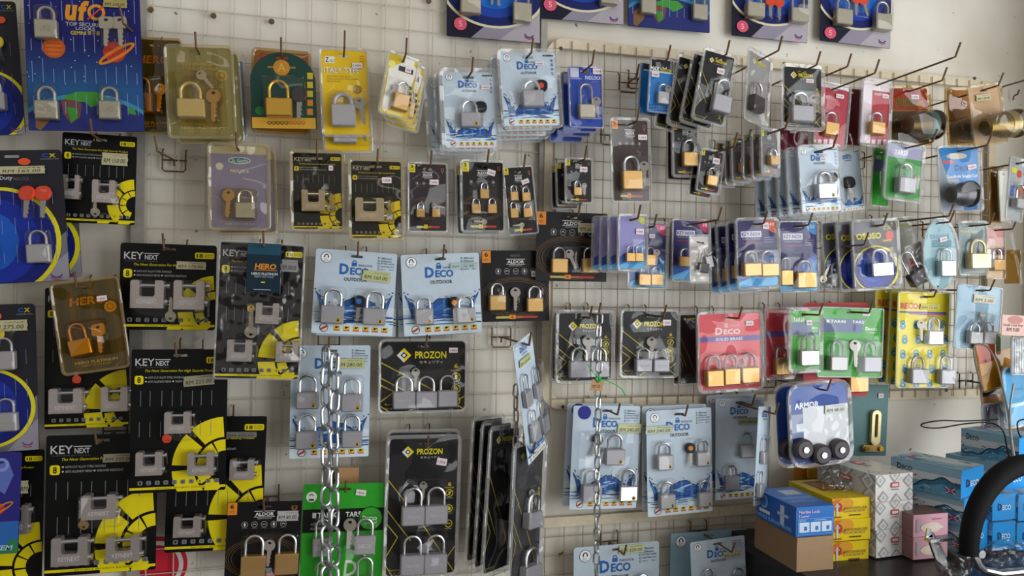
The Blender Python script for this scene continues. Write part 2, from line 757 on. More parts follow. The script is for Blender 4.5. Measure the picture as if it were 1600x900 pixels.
def dome(mb, x0, z0, x1, z1, y0, dep, mat, r=.008):
    w, h = x1 - x0, z1 - z0
    cx, cz = (x0 + x1) / 2, (z0 + z1) / 2
    L = []
    for ins, y in ((0, 0), (.0012, -.55 * dep), (.003, -.88 * dep), (.006, -dep)):
        L.append([(x, y0 + y, z) for x, z in rr(max(w - 2 * ins, .004), max(h - 2 * ins, .004), max(r - ins * .5, .002), 4, cx, cz)])
    loft(mb, L, mat, True)


USED = {}
PACKS = []
HG = {}


def pack(label, design, quad, off, locks='', keys='', stick='', tape=(), shell=3, tint=None, yaw=0, tilt=0, stack=0, sdx=-.012, sdz=-.004,
         sstep=.022, hk=.03, hx=0.0, hole=True, rad=.05, name='padlock_pack', cat='padlock pack', extra=None, base=None, dm=True, brand=None, dot=False,
         shape=None, dgroup=None, hl=None, dpad=2.5, ddep=.004, dgrow=0, **kw):
    k = frame_from_quad(quad, off, yaw, tilt)
    w, h = k.w, k.h
    root = link(name, None)
    root.matrix_world = k.M
    tag(root, label, cat, dgroup or GROUPS.get(design))
    t = .0009
    fn = DESIGNS.get(design)
    pr = Pr(w, h, -t, k.px, k.sx, k.sz)
    basecol = base or BASE.get(design, '#202020')
    # card
    mb = MB()
    if shape == 'arch':
        out = [(-w / 2, 0), (w / 2, 0)] + [(w / 2 * math.cos(a), h * .62 + h * .38 * math.sin(a)) for a in [math.pi * i / 16 for i in range(17)]]
    elif shape == 'oval':
        out = [(w / 2 * math.cos(a), h / 2 + h / 2 * math.sin(a)) for a in [2 * math.pi * i / 32 for i in range(32)]]
    else:
        out = rr(w, h, rad * w, 3, 0, h / 2)
    hz = h - min(.075 * h, .011)
    holes = []
    if hole:
        hw = min(.24 * w, .024)
        holes = [rr(hw, .005, .0024, 2, hx * w, hz)]
    prism(mb, out, 0, -t, ink(basecol), holes)
    mb.build('card', root, smooth=False)
    # print
    rnd = random.Random(label)
    if fn:
        fn(pr, rnd, w, h, **kw)
    if extra:
        pr.px = True
        extra(pr)
        pr.px = False
    pr.make('print', root)
    # locks and keys
    boxes = []
    for kd, a in items(locks):
        x0, y0, x1, y1, top = a[:5]
        rot = a[5] if len(a) > 5 else 0
        cx, cz = k.px((x0 + x1) / 2, y1)
        lw, lh, lsh = (x1 - x0) * k.sx, (y1 - y0) * k.sz, max(.002, (y0 - top) * k.sz)
        o, d = padlock(root, kd, cx, cz, lw, lh, lsh, -t - .0016, brand, dot, rot)
        g = dpad * k.sx
        boxes.append([cx - lw / 2 - g, cz - g, cx + lw / 2 + g + (lw * .16 if kd[0] == 'k' else 0), cz + lh + (lsh if kd[0] != 'k' else 0) + g, d + ddep])
    for kd, a in items(keys):
        x, y, ln = a[:3]
        rot = a[3] if len(a) > 3 else 0
        kx, kz = k.px(x, y)
        L = ln * k.sz
        key(root, kd, kx, kz, L, rot, -t - .006)
        a_ = math.radians(rot)
        ex, ez = kx - math.sin(a_) * .75 * L, kz - math.cos(a_) * .75 * L
        b = .22 * L
        boxes.append([min(kx, ex) - b, min(kz, ez) - b * .6, max(kx, ex) + b, max(kz, ez) + b, .011])
    # clear plastic
    tint = tint or TINT.get(design, CLEAR)
    if tint and (shell is not None or boxes):
        bl = MB()
        if shell is not None:
            m = shell * k.sx
            lo = []
            for ins, y in ((m, 0), (m, -.0045), (m - .0016, -.0056), (m - .0034, -.0052), (-.0012, -t - .0021)):
                if shape == 'oval':
                    lo.append([((w / 2 + ins) * math.cos(a), y, h / 2 + (h / 2 + ins) * math.sin(a)) for a in [2 * math.pi * i / 32 for i in range(32)]])
                else:
                    lo.append([(x, y, z) for x, z in rr(w + 2 * ins, h + 2 * ins, rad * w + max(ins, 0), 3, 0, h / 2)])
            rm = MB()
            loft(rm, lo, RIMS.get(tint, RIMS[CLEAR]), False)
            rm.build('blister_rim', root)
            loft(bl, lo[-1:], tint, True)
        if dm:
            ch = True
            while ch:
                ch = False
                for i in range(len(boxes)):
                    for j in range(i + 1, len(boxes)):
                        a, b = boxes[i], boxes[j]
                        if a[0] < b[2] and b[0] < a[2] and a[1] < b[3] and b[1] < a[3]:
                            boxes[i] = [min(a[0], b[0]), min(a[1], b[1]), max(a[2], b[2]), max(a[3], b[3]), max(a[4], b[4])]
                            boxes.pop(j)
                            ch = True
                            break
                    if ch:
                        break
            for b in boxes:
                db = MB()
                dome(db, b[0], b[1], b[2], b[3], -t - .0006, b[4], tint)
                db.build('blister_dome', root)
        if bl.v:
            bl.build('blister', root)
    # stickers and hand-written labels
    for kd, a in items(stick):
        x, y, sw, s_h = a[:4]
        rot = a[4] if len(a) > 4 else 0
        sx, sz = k.px(x, y)
        sb = MB()
        lw, lh = sw * k.sx, s_h * k.sz
        col = {'w': '#e3d3d6', 'p': '#d3566e', 'o': '#d9552f', 'y': '#c8bd8a'}[kd[0]]
        if kd[0] in 'po':
            prism(sb, [(lw / 2 * math.cos(2 * math.pi * i / 16), lh / 2 * math.sin(2 * math.pi * i / 16)) for i in range(16)], 0, -.0002, ink(col))
        else:
            prism(sb, rr(lw, lh, .001, 2), 0, -.0002, ink(col))
        so = sb.build('price_sticker', root, (sx, -t - .0025, sz), (0, math.radians(rot), 0), False)
        sp = Pr(lw, lh, -.0002)
        sp.e = 0
        if kd[0] == 'w':
            sp.disc(.12, .5, .05, '#3a3038', 1, n=8)
            for i in range(4):
                sp.rect(.3 + i * .15, .3 + rnd.random() * .1, .37 + i * .15, .72, '#6a5a66', 1)
        elif kd == 'p5':
            sp.text('5', .38, .28, .62, .72, '#f0c0c8', 1)
        if sp.mb.v:
            for p in range(len(sp.mb.v)):
                x_, y_, z_ = sp.mb.v[p]
                sp.mb.v[p] = (x_, y_, z_ - lh / 2)
            sp.mb.build('marking', so, smooth=False)
    for tp in tape:
        txt, x0, y0, x1, y1 = tp[:5]
        col = tp[5] if len(tp) > 5 else '#b9b28e'
        rot = tp[6] if len(tp) > 6 else 0
        sx, sz = k.px((x0 + x1) / 2, (y0 + y1) / 2)
        lw, lh = (x1 - x0) * k.sx, (y1 - y0) * k.sz
        sb = MB()
        jag = [(-lw / 2, -lh / 2), (lw / 2, -lh / 2), (lw / 2 - .001, -lh / 4), (lw / 2 + .0005, 0), (lw / 2 - .001, lh / 3), (lw / 2, lh / 2), (-lw / 2, lh / 2), (-lw / 2 + .001, lh / 5), (-lw / 2 - .0004, -lh / 6)]
        prism(sb, jag, 0, -.0002, ink(col, .5))
        so = sb.build('price_label', root, (sx, -t - .0034, sz), (0, math.radians(rot), 0), False)
        sp = Pr(lw, lh, -.0002)
        sp.e = -.001
        sp.text(txt, .07, .45, .9, .82, '#2a2830', 1, .15)
        for i in range(5):
            x = .42 + i * .1
            sp.line(x, .16 + rnd.random() * .1, x + .08, .26 - rnd.random() * .12, .012, '#3a3840', 1)
        for p in range(len(sp.mb.v)):
            x_, y_, z_ = sp.mb.v[p]
            sp.mb.v[p] = (x_, y_, z_ - lh / 2)
        sp.mb.build('handwriting', so, smooth=False)
    # hook through the slot
    if hk:
        hp = k.M @ Vector((hx * w, 0, hz + .0015))
        hook('wire hook holding the ' + (hl or label), (hp.x, 0, hp.z), -hp.y - .012 + hk)
    # more packs of the same kind behind on the same hook
    for i in range(stack):
        c = copy_tree(root)
        c['label'] = ('second', 'third', 'fourth', 'fifth', 'sixth')[i] + ' pack back on the hook of the ' + (hl or label)
        c['group'] = 'packs stacked behind the ' + (hl or label)
        mv = Matrix.Translation(Vector((sdx * (i + 1) + rnd.uniform(-.003, .003), sstep * (i + 1), sdz * (i + 1) + rnd.uniform(-.002, .002))))
        c.matrix_world = mv @ k.M @ Matrix.Rotation(math.radians(rnd.uniform(-1.5, 1.5)), 4, 'Y')
    return root, k

# ------------------------------------------------------------------ printed designs
def d_deco(p, rnd, w, h, size=None, dim=False, two=True, emblem=True, dots=None):
    a = h / w
    V = lambda x: x / a                # from the top, in card widths
    B = lambda x: 1 - x / a            # from the bottom, in card widths
    # water splash
    p.rect(0, B(.36), 1, 1, '#cddbe4', 1)
    p.rect(0, B(.22), 1, 1, '#d3e4ee', 1.5)
    blue, mid, dk = '#2c569c', '#4f80bc', '#1d3560'
    pts = []
    for i in range(23):
        t = i / 22
        x = .20 + .68 * t
        z = .24 + .25 * math.sin(math.pi * min(1, t * 1.02)) ** .8 * (.75 + .25 * t) + rnd.uniform(-.012, .02)
        pts.append((x, B(z)))
    for i in range(22):
        p.poly([(pts[i][0], B(.20)), (pts[i + 1][0], B(.20)), pts[i + 1], pts[i]], mid if i % 5 == 0 else blue, 2)
        p.line(*pts[i], *pts[i + 1], .012, dk, 3)
        if rnd.random() < .5:
            p.disc(pts[i][0] + rnd.uniform(-.02, .02), pts[i][1] - rnd.uniform(.01, .04) / a, rnd.uniform(.004, .010), dk, 3, n=6)
    for i in range(9):                 # light swirls in the wave
        x = rnd.uniform(.32, .78)
        z = rnd.uniform(.24, .40)
        p.disc(x, B(z), rnd.uniform(.05, .12), rnd.choice(['#7fb0dc', '#a9cbe6', '#3a6cb4']), 3, ry=rnd.uniform(.008, .016), rot=rnd.uniform(-15, 25), n=10)
    for sd in (-1, 1):                 # upright tongues of water
        x0 = .12 if sd < 0 else .88
        for (dx, top, wd, cu) in ((.06, .52, .030, .05), (.00, .43, .040, .03), (-.07, .36, .045, .02)):
            n = 7
            L_, R_ = [], []
            for i in range(n + 1):
                t = i / n
                z = .22 + (top - .22) * t
                x = x0 + sd * (dx * t + cu * t * t - .02) + rnd.uniform(-.006, .006)
                hw = wd * (1 - t) ** .7 + .003
                L_.append((x - hw, B(z)))
                R_.append((x + hw, B(z)))
            for i in range(n):
                p.poly([L_[i], R_[i], R_[i + 1], L_[i + 1]], rnd.choice([blue, blue, mid]), 2.5)
                p.line(*(L_ if sd > 0 else R_)[i], *(L_ if sd > 0 else R_)[i + 1], .008, dk, 3)
            p.disc(L_[-1][0] + rnd.uniform(-.02, .03), B(top + .03), .010, dk, 3, n=7)
        p.disc(x0 + sd * .05, B(.53), .012, mid, 3, n=8)
        p.line(x0 - sd * .02, B(.44), x0 + sd * .05, B(.48), .008, dk, 3)
    for i in range(46):
        p.disc(rnd.uniform(.0, 1), B(rnd.uniform(.13, .27)), rnd.uniform(.05, .16), rnd.choice([blue, mid, '#7ea7d0', '#e6eff5', dk, dk, blue]), 3, ry=rnd.uniform(.003, .009), rot=rnd.uniform(-5, 5), n=8)
    # heading
    D_ = '#2563b0'
    if emblem:
        p.disc(.13, V(.10), .068, '#1b1b22', 2)
        p.disc(.13, V(.10), .062, '#f2f4f4', 3)
        p.ring(.13, V(.085), .028, .012, '#15151a', 4, a0=0, a1=180)
        p.rect(.10, V(.085), .115, V(.105), '#15151a', 4)
        p.rect(.145, V(.085), .16, V(.105), '#15151a', 4)
        p.text('Anti-', .10, V(.115), .16, V(.13), '#15151a', 4)
        p.text('Rust', .105, V(.135), .155, V(.15), '#15151a', 4)
    p.text('D', .30, V(.165), .41, V(.30), D_, 4, 0, .03)
    p.text('ECO', .43, V(.205), .66, V(.30), D_, 4, 0, .03)
    p.rect(.445, V(.145), .505, V(.19), D_, 4)
    p.ring(.475, V(.14), .026, .011, D_, 4, a0=0, a1=180, n=16)
    p.text('PADLOCK', .53, V(.165), .70, V(.19), '#27303c', 4)
    p.text('OUTDOOR', .36, V(.335), .64, V(.38), '#27303c', 4, 0, .01)
    if size:
        p.text(size, .76, V(.045), .96, V(.08), '#27303c', 4, 0, .02)
        for i in range(4):
            p.text('&$#%'[i], .90, V(.12 + i * .075), .95, V(.17 + i * .075), '#3b62a8', 4)
    else:
        for i, s_ in enumerate(('40mm', '50mm', 'KEYED ALIKE', 'MASTER KEY', '3pcs    5pcs')):
            y = .055 + i * .036
            p.text(s_, .80, V(y), .97 if i > 1 else .93, V(y + (.026 if i < 2 else .018)), '#39424e', 4)
            p.rect(.765, V(y), .787, V(y + .022), '#39424e', 4)
            p.rect(.769, V(y + .004), .783, V(y + .018), '#b5d0e2', 5)
    # foot: seal and pictograms
    p.disc(.15, B(.075), .052, '#2c3034', 4)
    p.disc(.15, B(.075), .044, '#dfe2df', 5)
    p.line(.115, B(.055), .185, B(.095), .026, '#b8343a', 6)
    for i in range(6):
        x = .27 + i * .118
        p.rect(x, B(.105), x + .075, B(.062), '#e6c51f', 4)
        p.rect(x, B(.060), x + .075, B(.042), '#d8604e', 4)
        p.disc(x + .03, B(.087), .014, '#1c1a12', 5, n=6)
        p.line(x + .02, B(.075), x + .06, B(.095), .012, '#1c1a12', 5)
    if dots:
        p.disc(*dots, '#1f2488', 6)


def d_keynext(p, rnd, w, h, R=.54, zc=.22, wide=False, cxu=1.0):
    a = h / w
    V = lambda x: x / a
    B = lambda x: 1 - x / a
    wh, ye = '#b9b9bb', '#e0cf14'
    cx, cz = cxu, B(zc)
    for (r0, r1, secs) in ((.60, 1.0, ((94, 131), (138, 176), (183, 226))), (.33, .55, ((92, 116), (120, 150), (154, 182), (187, 215), (220, 250)))):
        for s0, s1 in secs:
            p.ring(cx, cz, R * r1, R * (r1 - r0), ye, 2, a0=s0, a1=s1, n=60)
    p.text('KEY', .04, V(.10), .235, V(.18), wh, 4, 0, .01)
    p.text('NEXT', .25, V(.128), .385, V(.18), wh, 4, 0, .02)
    p.rect(.24, V(.108), .40, V(.116), wh, 4)
    p.text('GENERATION', .05, V(.193), .38, V(.206), '#55565a', 4)
    p.text('The Next Generation For High Security Product', .14, V(.222), .88, V(.258), '#d8c818', 4, .3)
    p.rrect(.035, V(.29), .125, V(.385), ye, 3)
    p.text('8', .062, V(.305), .098, V(.37), '#15140a', 4, 0, .02)
    for i, (u, v, s_) in enumerate(((.17, .30, 'ANTI-CUT ALLOY STEEL SHACKLE'), (.17, .345, 'ANTI ALLENKEY BEND'), (.45, .345, 'WEATHER RESISTANT'))):
        p.disc(u - .02, V(v + .01), .009, '#c8c8c8', 4, n=8)
        p.text(s_, u, V(v), u + (.36 if i == 0 else .24), V(v + .022), '#a9a9a9', 4)
    p.rrect(.77, V(.085), .975, V(.155), ye, 3)
    p.text('18', .79, V(.10), .855, V(.143), '#15140a', 4, 0, .02)
    p.text('months', .87, V(.10), .96, V(.117), '#2a2810', 4)
    p.text('warranty', .87, V(.125), .96, V(.142), '#2a2810', 4)
    if a > 1.2:
        for i in range(8):
            for v0 in (.46, .80):
                x = .10 + i * .105 + rnd.uniform(-.01, .01)
                if B(.36) > V(v0 + .2):
                    p.line(x, V(v0), x, V(v0 + .17), .006, '#77797e', 2)
    n = 10
    for i in range(n):
        x = .085 + i * .088
        p.rrect(x, B(.135), x + .05, B(.088), ye if i == 7 else '#77787a', 4)
        p.text(str(i + 1), x + .016, B(.125), x + .034, B(.098), '#17160f', 5)
    p.rect(0, B(.062), 1, B(.035), ye, 3)
    p.text('KEYNEXT SECURITY RATING', .27, B(.056), .78, B(.041), '#2c2a08', 4)
    for x in (.50, .78):
        p.poly([(x, B(.035)), (x + .17, B(.035)), (x + .13, 1), (x - .01, 1)], ye, 3)


def d_prozon(p, rnd, w, h, ty=.16, icons=True):
    a = h / w
    V = lambda x: x / a
    B = lambda x: 1 - x / a
    ye = '#dccb1e'
    cx, cy, r = .27, ty + .045, .085
    for dx0, col in ((-1, '#d9d9d6'), (1, ye)):
        p.poly([(cx, V(cy - r)), (cx + dx0 * r, V(cy)), (cx, V(cy + r)), (cx, V(cy + r * .45)), (cx + dx0 * r * .5, V(cy)), (cx, V(cy - r * .5))], col, 3)
    p.poly([(cx - r * .55, V(cy - r * .5)), (cx, V(cy - r)), (cx + r * .5, V(cy - r * .45)), (cx + r * .2, V(cy - r * .2)), (cx, V(cy - r * .5))], ye, 4)
    p.disc(cx, V(cy), .018, '#e6e6e2', 4, n=10)
    p.text('PROZON', .40, V(ty), .77, V(ty + .085), ye, 4, 0, .025)
    p.text('セキュリティ', .45, V(ty + .11), .73, V(ty + .145), '#c9c9c9', 4)
    m = .34 * a
    t = .012
    for (u0, v0, u1, v1) in ((0, .30, .55, .66), (0, .52, .35, .75), (0, .62, .16, .72), (.16, .72, 0, .86), (.0, .92, .10, 1), (.55, .66, 1, 1.0), (1, .80, .82, .93), (.33, 1, .45, .93)):
        p.line(u0, v0, u1, v1, t, '#b9a81c', 2)
    if icons:
        k = min(1.0, a) * .5
        p.text('6', .865, .33, .915, .33 + .055 / a, ye, 4, 0, .01)
        p.text('MONTHS', .83, .33 + .07 / a, .95, .33 + .09 / a, ye, 4)
        for i in range(3):
            v = .33 + (.16 + i * .14 * max(1, a * .8)) / a
            p.ring(.89, v, .055, .009, ye, 3)
            if i == 0:
                p.line(.86, v + .03 / a, .92, v - .03 / a, .009, ye, 3)
                p.disc(.89, v, .015, ye, 3, ry=.03, n=8)
            elif i == 1:
                p.poly([(.855, v), (.89, v - .032 / a), (.925, v)], ye, 3)
                p.rect(.868, v, .912, v + .028 / a, ye, 3)
            else:
                p.text('1000', .862, v - .012 / a, .918, v + .012 / a, ye, 3)
            p.rect(.84, v + .068 / a, .94, v + .076 / a, '#a7a089', 3)
    p.text('Security Rating', .05, B(.10), .38, B(.065), '#c3b41e', 4)
    p.text('セキュリティ', .05, B(.045), .36, B(.025), '#9a9478', 4)


def d_aldor(p, rnd, w, h, num='6', tagc='#d9862a', ringy=.66, rings=True):
    a = h / w
    tw = .13 if a < 1.4 else .17
    p.rect(0, 0, tw, tw * 1.25 / a * 1.1, tagc, 3)
    p.text(num, tw * .3, .10 * tw / a * 2.2, tw * .7, tw * .7 / a, '#2a1c0a', 4, 0, .02)
    p.rect(tw * .25, tw * .95 / a, tw * .75, tw * 1.0 / a, '#7a4a14', 4)
    p.rect(tw * .25, tw * 1.1 / a, tw * .75, tw * 1.15 / a, '#7a4a14', 4)
    p.poly([(.86, .06), (.94, .06), (.94, .10), (.90, .14), (.86, .10)], '#8f5a3c', 3)
    p.poly([(.875, .07), (.925, .07), (.90, .12)], '#2a1c18', 4)
    p.rect(.36, .118, .64, .126, '#d4d2d2', 3)
    p.rect(.36, .192, .64, .199, '#d4d2d2', 3)
    p.text('ALDOR', .375, .137, .625, .182, '#e2e0e0', 4, 0, .02)
    p.text('GERMANY', .40, .207, .60, .224, '#aeabab', 4)
    for i in range(4 if a > 1.2 else 5):
        x = (.22 + i * .18) if a > 1.2 else (.24 + i * .13)
        p.ring(x, .29, .042, .006, '#9c9898', 3)
        if i % 3 == 0:
            p.disc(x, .29, .014, '#cfcccc', 3, ry=.025, n=8)
        elif i % 3 == 1:
            p.line(x - .022, .295, x, .28, .008, '#cfcccc', 3)
            p.line(x, .28, x + .022, .295, .008, '#cfcccc', 3)
        else:
            p.text('SOLID', x - .026, .283, x + .026, .297, '#cfcccc', 3)
        p.rect(x - .04, .335, x + .04, .339, '#6f6c6c', 3)
    if rings:
        for r in (.52, .49, .46, .42):
            p.ring(.5, ringy, r, .0045, '#7a5a34', 2, ry=r * .56 * (1 if a < 1.3 else 1.05), n=48)
    p.rect(.20, .925, .42, .955, '#b7ae62', 3)
    p.rect(.44, .925, .60, .955, '#a8603a', 3)
    p.rect(.60, .925, .82, .955, '#b03a34', 3)
    p.rect(.40, .905, .49, .965, tagc, 4)
    p.text(num, .43, .915, .46, .955, '#2a1c0a', 5)


def d_hero(p, rnd, w, h, faded=False, sub=True):  # the paler variant paints bright glare into the print colours
    a = h / w
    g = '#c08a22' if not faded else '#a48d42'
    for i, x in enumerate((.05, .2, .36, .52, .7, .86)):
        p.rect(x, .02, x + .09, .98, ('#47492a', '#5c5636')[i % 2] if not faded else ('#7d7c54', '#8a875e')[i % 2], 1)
    p.text('HERO', .22, .17, .80, .26, g, 3, .12, .03)
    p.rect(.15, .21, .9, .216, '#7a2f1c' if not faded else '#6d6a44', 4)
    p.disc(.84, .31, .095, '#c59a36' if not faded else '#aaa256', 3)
    p.ring(.84, .31, .06, .02, '#9a7428', 4)
    if sub:
        p.text('HERO PLATINIUM', .18, .885, .84, .918, '#cdbb80', 3, 0, .01)
        p.text('HEAVY DUTY LOCK', .28, .93, .74, .95, '#bfae78', 3)


def d_cx(p, rnd, w, h, disc=(.30, .72, .62, .58), grey=True):
    a = h / w
    u, v, rx, ry = disc
    if grey:
        p.poly([(1, .62), (1, 1), (.35, 1)], '#6f6c78', 1)
        p.poly([(1, .78), (1, 1), (.62, 1)], '#8f8c98', 2)
    p.disc(u, v, rx, '#d9cf1c', 2.5, ry=ry, n=48)
    p.disc(u - .015, v, rx - .035, '#17206e', 3, ry=ry - .035, n=48)
    p.disc(u - .05, v, rx * .72, '#1a2f96', 3.5, ry=ry * .78, n=40)
    p.disc(u - .1, v, rx * .46, '#1c56b8', 4, ry=ry * .55, n=32)
    for i in range(7):
        for v0 in (.30, .52, .74):
            x = .1 + i * .13
            p.line(x, v0 + rnd.uniform(-.03, .03), x, v0 + .11, .004, '#8a93b4', 4.5)
    p.text('C', .80, .028, .86, .058, '#2f55b0', 3, 0, .03)
    p.text('X', .87, .028, .94, .058, '#c7c12a', 3, 0, .03)
    p.text('CX INDUSTRIES SDN BHD', .78, .066, .97, .074, '#9a98a4', 3)
    p.ring(.87, .93, .07, .014, '#3d3a8c', 4, a0=200, a1=330)
    p.ring(.87, .945, .07, .012, '#b0403c', 4, a0=210, a1=320)


def d_cxtop(p, rnd, w, h):
    p.poly([(1, .35), (1, 1), (.25, 1)], '#8d8798', 1)
    p.poly([(1, .66), (1, 1), (.55, 1)], '#aaa3ac', 2)
    p.disc(.5, .50, .56, '#d8cfae', 3, ry=.40, n=48)
    p.disc(.5, .49, .535, '#14205f', 4, ry=.385, n=48)
    p.disc(.5, .46, .42, '#1a3fa0', 4.5, ry=.33, n=40)
    p.disc(.5, .44, .30, '#1767c4', 5, ry=.26, n=32)
    p.ring(.88, .90, .06, .014, '#3d3a8c', 5, a0=200, a1=330)
    p.ring(.88, .915, .06, .010, '#b0403c', 5, a0=210, a1=320)
    p.text('C', .62, .02, .70, .06, '#2f55b0', 3, 0, .03)
    p.text('X', .71, .02, .80, .06, '#c7c12a', 3, 0, .03)


def d_ufo(p, rnd, w, h, top=True):
    for i in range(14):
        t = i / 13
        p.rect(0, .36 + .025 * i, 1, 1, '#%02x%02x%02x' % (int(26 + 12 * t), int(32 + 52 * t), int(92 + 44 * t)), 1 + i * .07)
    p.disc(.5, 1.18, .75, '#3a86a8', 2.5, ry=.60, n=40)
    p.disc(.5, 1.18, .72, '#27306f', 3, ry=.56, n=40)
    for pts, c in (([(.30, .76), (.42, .72), (.60, .72), (.68, .77), (.62, .80), (.54, .83), (.48, .79), (.36, .80)], '#3f8f32'),
                   ([(.28, .78), (.40, .78), (.46, .81), (.44, .90), (.36, .95), (.30, .88)], '#6f4440'),
                   ([(.33, .83), (.42, .84), (.42, .91), (.36, .94)], '#3d8a34'),
                   ([(.06, .86), (.16, .80), (.22, .84), (.18, .93), (.10, 1), (.06, .98)], '#7d5a3c'),
                   ([(.86, .82), (.92, .84), (.93, .88), (.87, .87)], '#3f8f32')):
        p.poly(pts, c, 3.5 + (.3 if c == '#3d8a34' else 0))
    for i in range(11):
        x = .05 + i * .09
        for v0 in (.10, .32, .54, .76):
            p.line(x, v0 + rnd.uniform(-.05, .05), x, v0 + .12, .006, '#7d8cc0', 4)
    for i in range(26):
        p.disc(rnd.random(), rnd.uniform(.05, .7), .005, '#c9d3f0', 4, n=5)
    if top:
        p.disc(.24, .415, .098, '#b8541e', 4)
        for i in range(4):
            p.disc(.24, .37 + i * .03, .088 - .02 * abs(i - 1.5), '#cc6a2a', 4.5, ry=.012)
        p.disc(.76, .43, .10, '#b3342c', 4)
        p.ring(.78, .44, .19, .03, '#d07a28', 5, ry=.05, rot=33, n=40)


def d_yellow(p, rnd, w, h):
    p.rrect(.08, .075, .30, .155, '#efe9d0', 2, .1)
    p.text('Z', .10, .085, .17, .145, '#2a3c86', 3, 0, .03)
    p.text('TETI', .18, .115, .29, .145, '#2a3c86', 3)
    p.text('ITALY TYPE', .06, .205, .82, .268, '#5a62a0', 3, 0, .05)
    p.text('ITALY TYPE', .06, .205, .82, .268, '#f4f0dc', 4, 0, .015)
    for i, s_ in enumerate(('HARDENED STEEL BOLT', 'DRILL RESISTANT AND COMBI', 'BRASS KEYS')):
        p.text(s_, .12, .30 + i * .03, .12 + (.5, .66, .28)[i], .318 + i * .03, '#a08a2c', 3)
    for i in range(5):
        p.rect(.84, .06 + i * .03, .94, .07 + i * .03, '#c87c2c', 3)
    p.disc(.76, .46, .105, '#b58f1e', 2)
    p.ring(.76, .46, .085, .012, '#8f6e16', 3)


def d_keynox(p, rnd, w, h, qc='#c02a5c', qt='30', title=True):
    a = h / w
    p.poly([(0, .78), (1, .45), (1, 1), (0, 1)], '#2f58a8', 1)
    p.poly([(.10, 1), (1, .55), (1, 1)], '#3f8ac4', 2)
    p.poly([(.45, 1), (1, .74), (1, 1)], '#62b0dc', 3)
    p.poly([(0, .93), (.5, .82), (.3, 1), (0, 1)], '#63aedc', 3)
    p.disc(1, 0, .30, qc, 2)
    p.text(qt, .82, .04, .95, .09, '#e6d8e0', 3)
    if title:
        p.rrect(.10, .165, .62, .255, '#cfcad8', 2, .1)
        p.text('KEY-NOX', .12, .18, .60, .24, '#2a2a66', 3, 0, .02)
        p.text('INOX SPRING', .14, .27, .58, .295, '#a9a4bc', 3)
        p.text('STAINLESS STEEL SHACKLE', .12, .33, .62, .352, '#c23a5a', 3)
        for i in range(3):
            p.rect(.68, .26 + i * .035, .92, .268 + i * .035, '#8f8aa8', 3)


def d_tar(p, rnd, w, h, t='TAR50', both=False, bigd=False):
    a = h / w
    p.rect(0, .26 if both else .20, 1, .50 if bigd else (.36 if both else .42), '#5a6488' if not bigd else '#11140f', 2)
    if both:
        v0, v1 = (.295, .35) if bigd else (.18, .225)
        if not bigd:
            p.rect(.05, .16, .78, .34, '#59658c', 2.5)
        p.text('TAR40', .18, v0, .42, v1, '#dfe4e0', 4, 0, .015)
        p.text('TAR50', .52, v0, .75, v1, '#dfe4e0', 4, 0, .015)
        p.rect(.12, v0, .165, v1, '#cfd4d0', 4)
    else:
        p.text(t, .10, .12 if not bigd else .3, .46, .19, '#e6e6e6', 4, 0, .015)
    cx, cy = .83, (.37 if bigd else .30)
    p.disc(cx, cy, .15, '#14301a' if bigd else '#4aa83a', 4.5)
    p.disc(cx, cy, .14, '#35962c', 5)
    p.text('D', cx - .10, cy - .03, cx - .055, cy + .02, '#e8efe6', 6, 0, .03)
    p.text('ECO', cx - .05, cy - .015, cx + .08, cy + .02, '#e8efe6', 6, 0, .02)
    p.text('OUTDOOR', cx - .08, cy + .04, cx + .07, cy + .06, '#cfe0cc', 6)
    p.text('ANTI RUST', .10, .40, .30, .425, '#9fb09a', 4)
    p.text('ALUMINIUM', .10, .445, .32, .47, '#9fb09a', 4)
    if bigd:
        p.disc(.10, .13, .065, '#e9efe6', 4)
        p.ring(.10, .12, .026, .011, '#1a3a1a', 5, a0=0, a1=180)
        p.rect(.07, .15, .13, .17, '#1a3a1a', 5)
        p.poly([(.40, .95), (.38, .80), (.78, .72), (.80, .86), (.68, 1), (.46, 1)], '#e3e8e0', 4)
        p.disc(.60, .88, .22, '#2c9a22', 4.5)
        p.text('D', .52, .80, .68, .97, '#c9d6c4', 5, .1, .02)


def d_misc(p, rnd, w, h, title=None, tc='#e0e0e0', box=(.15, .1, .85, .18), patch=()):
    for q in patch:
        p.rect(*q, 1)
    if title:
        p.text(title, *box, tc, 3, 0, .015)


DESIGNS = dict(deco=d_deco, keynext=d_keynext, prozon=d_prozon, aldor=d_aldor, hero=d_hero, cx=d_cx, cxtop=d_cxtop, ufo=d_ufo, yellow=d_yellow,
               keynox=d_keynox, tar=d_tar, misc=d_misc)
BASE = dict(deco='#bccbd8', keynext='#0b0b0c', prozon='#121113', aldor='#151213', hero='#4f4e30', cx='#26252c', cxtop='#15162c', ufo='#1b1f63', yellow='#e6c010',
            keynox='#25225a', tar='#2f9a2a')
TINT = dict(hero=OLIVE)
GROUPS = dict(deco='light blue weatherproof padlock packs', keynext='black and yellow block lock packs', prozon='black padlock packs with yellow diagonal lines',
              aldor='dark padlock packs with ellipse print', hero='olive and gold padlock packs', cx='dark packs with a blue disc', cxtop='dark blue packs along the top edge',
              ufo='space themed padlock packs', yellow='yellow padlock packs', keynox='purple and blue padlock packs', tar='green padlock packs', misc='other lock packs on the wall')

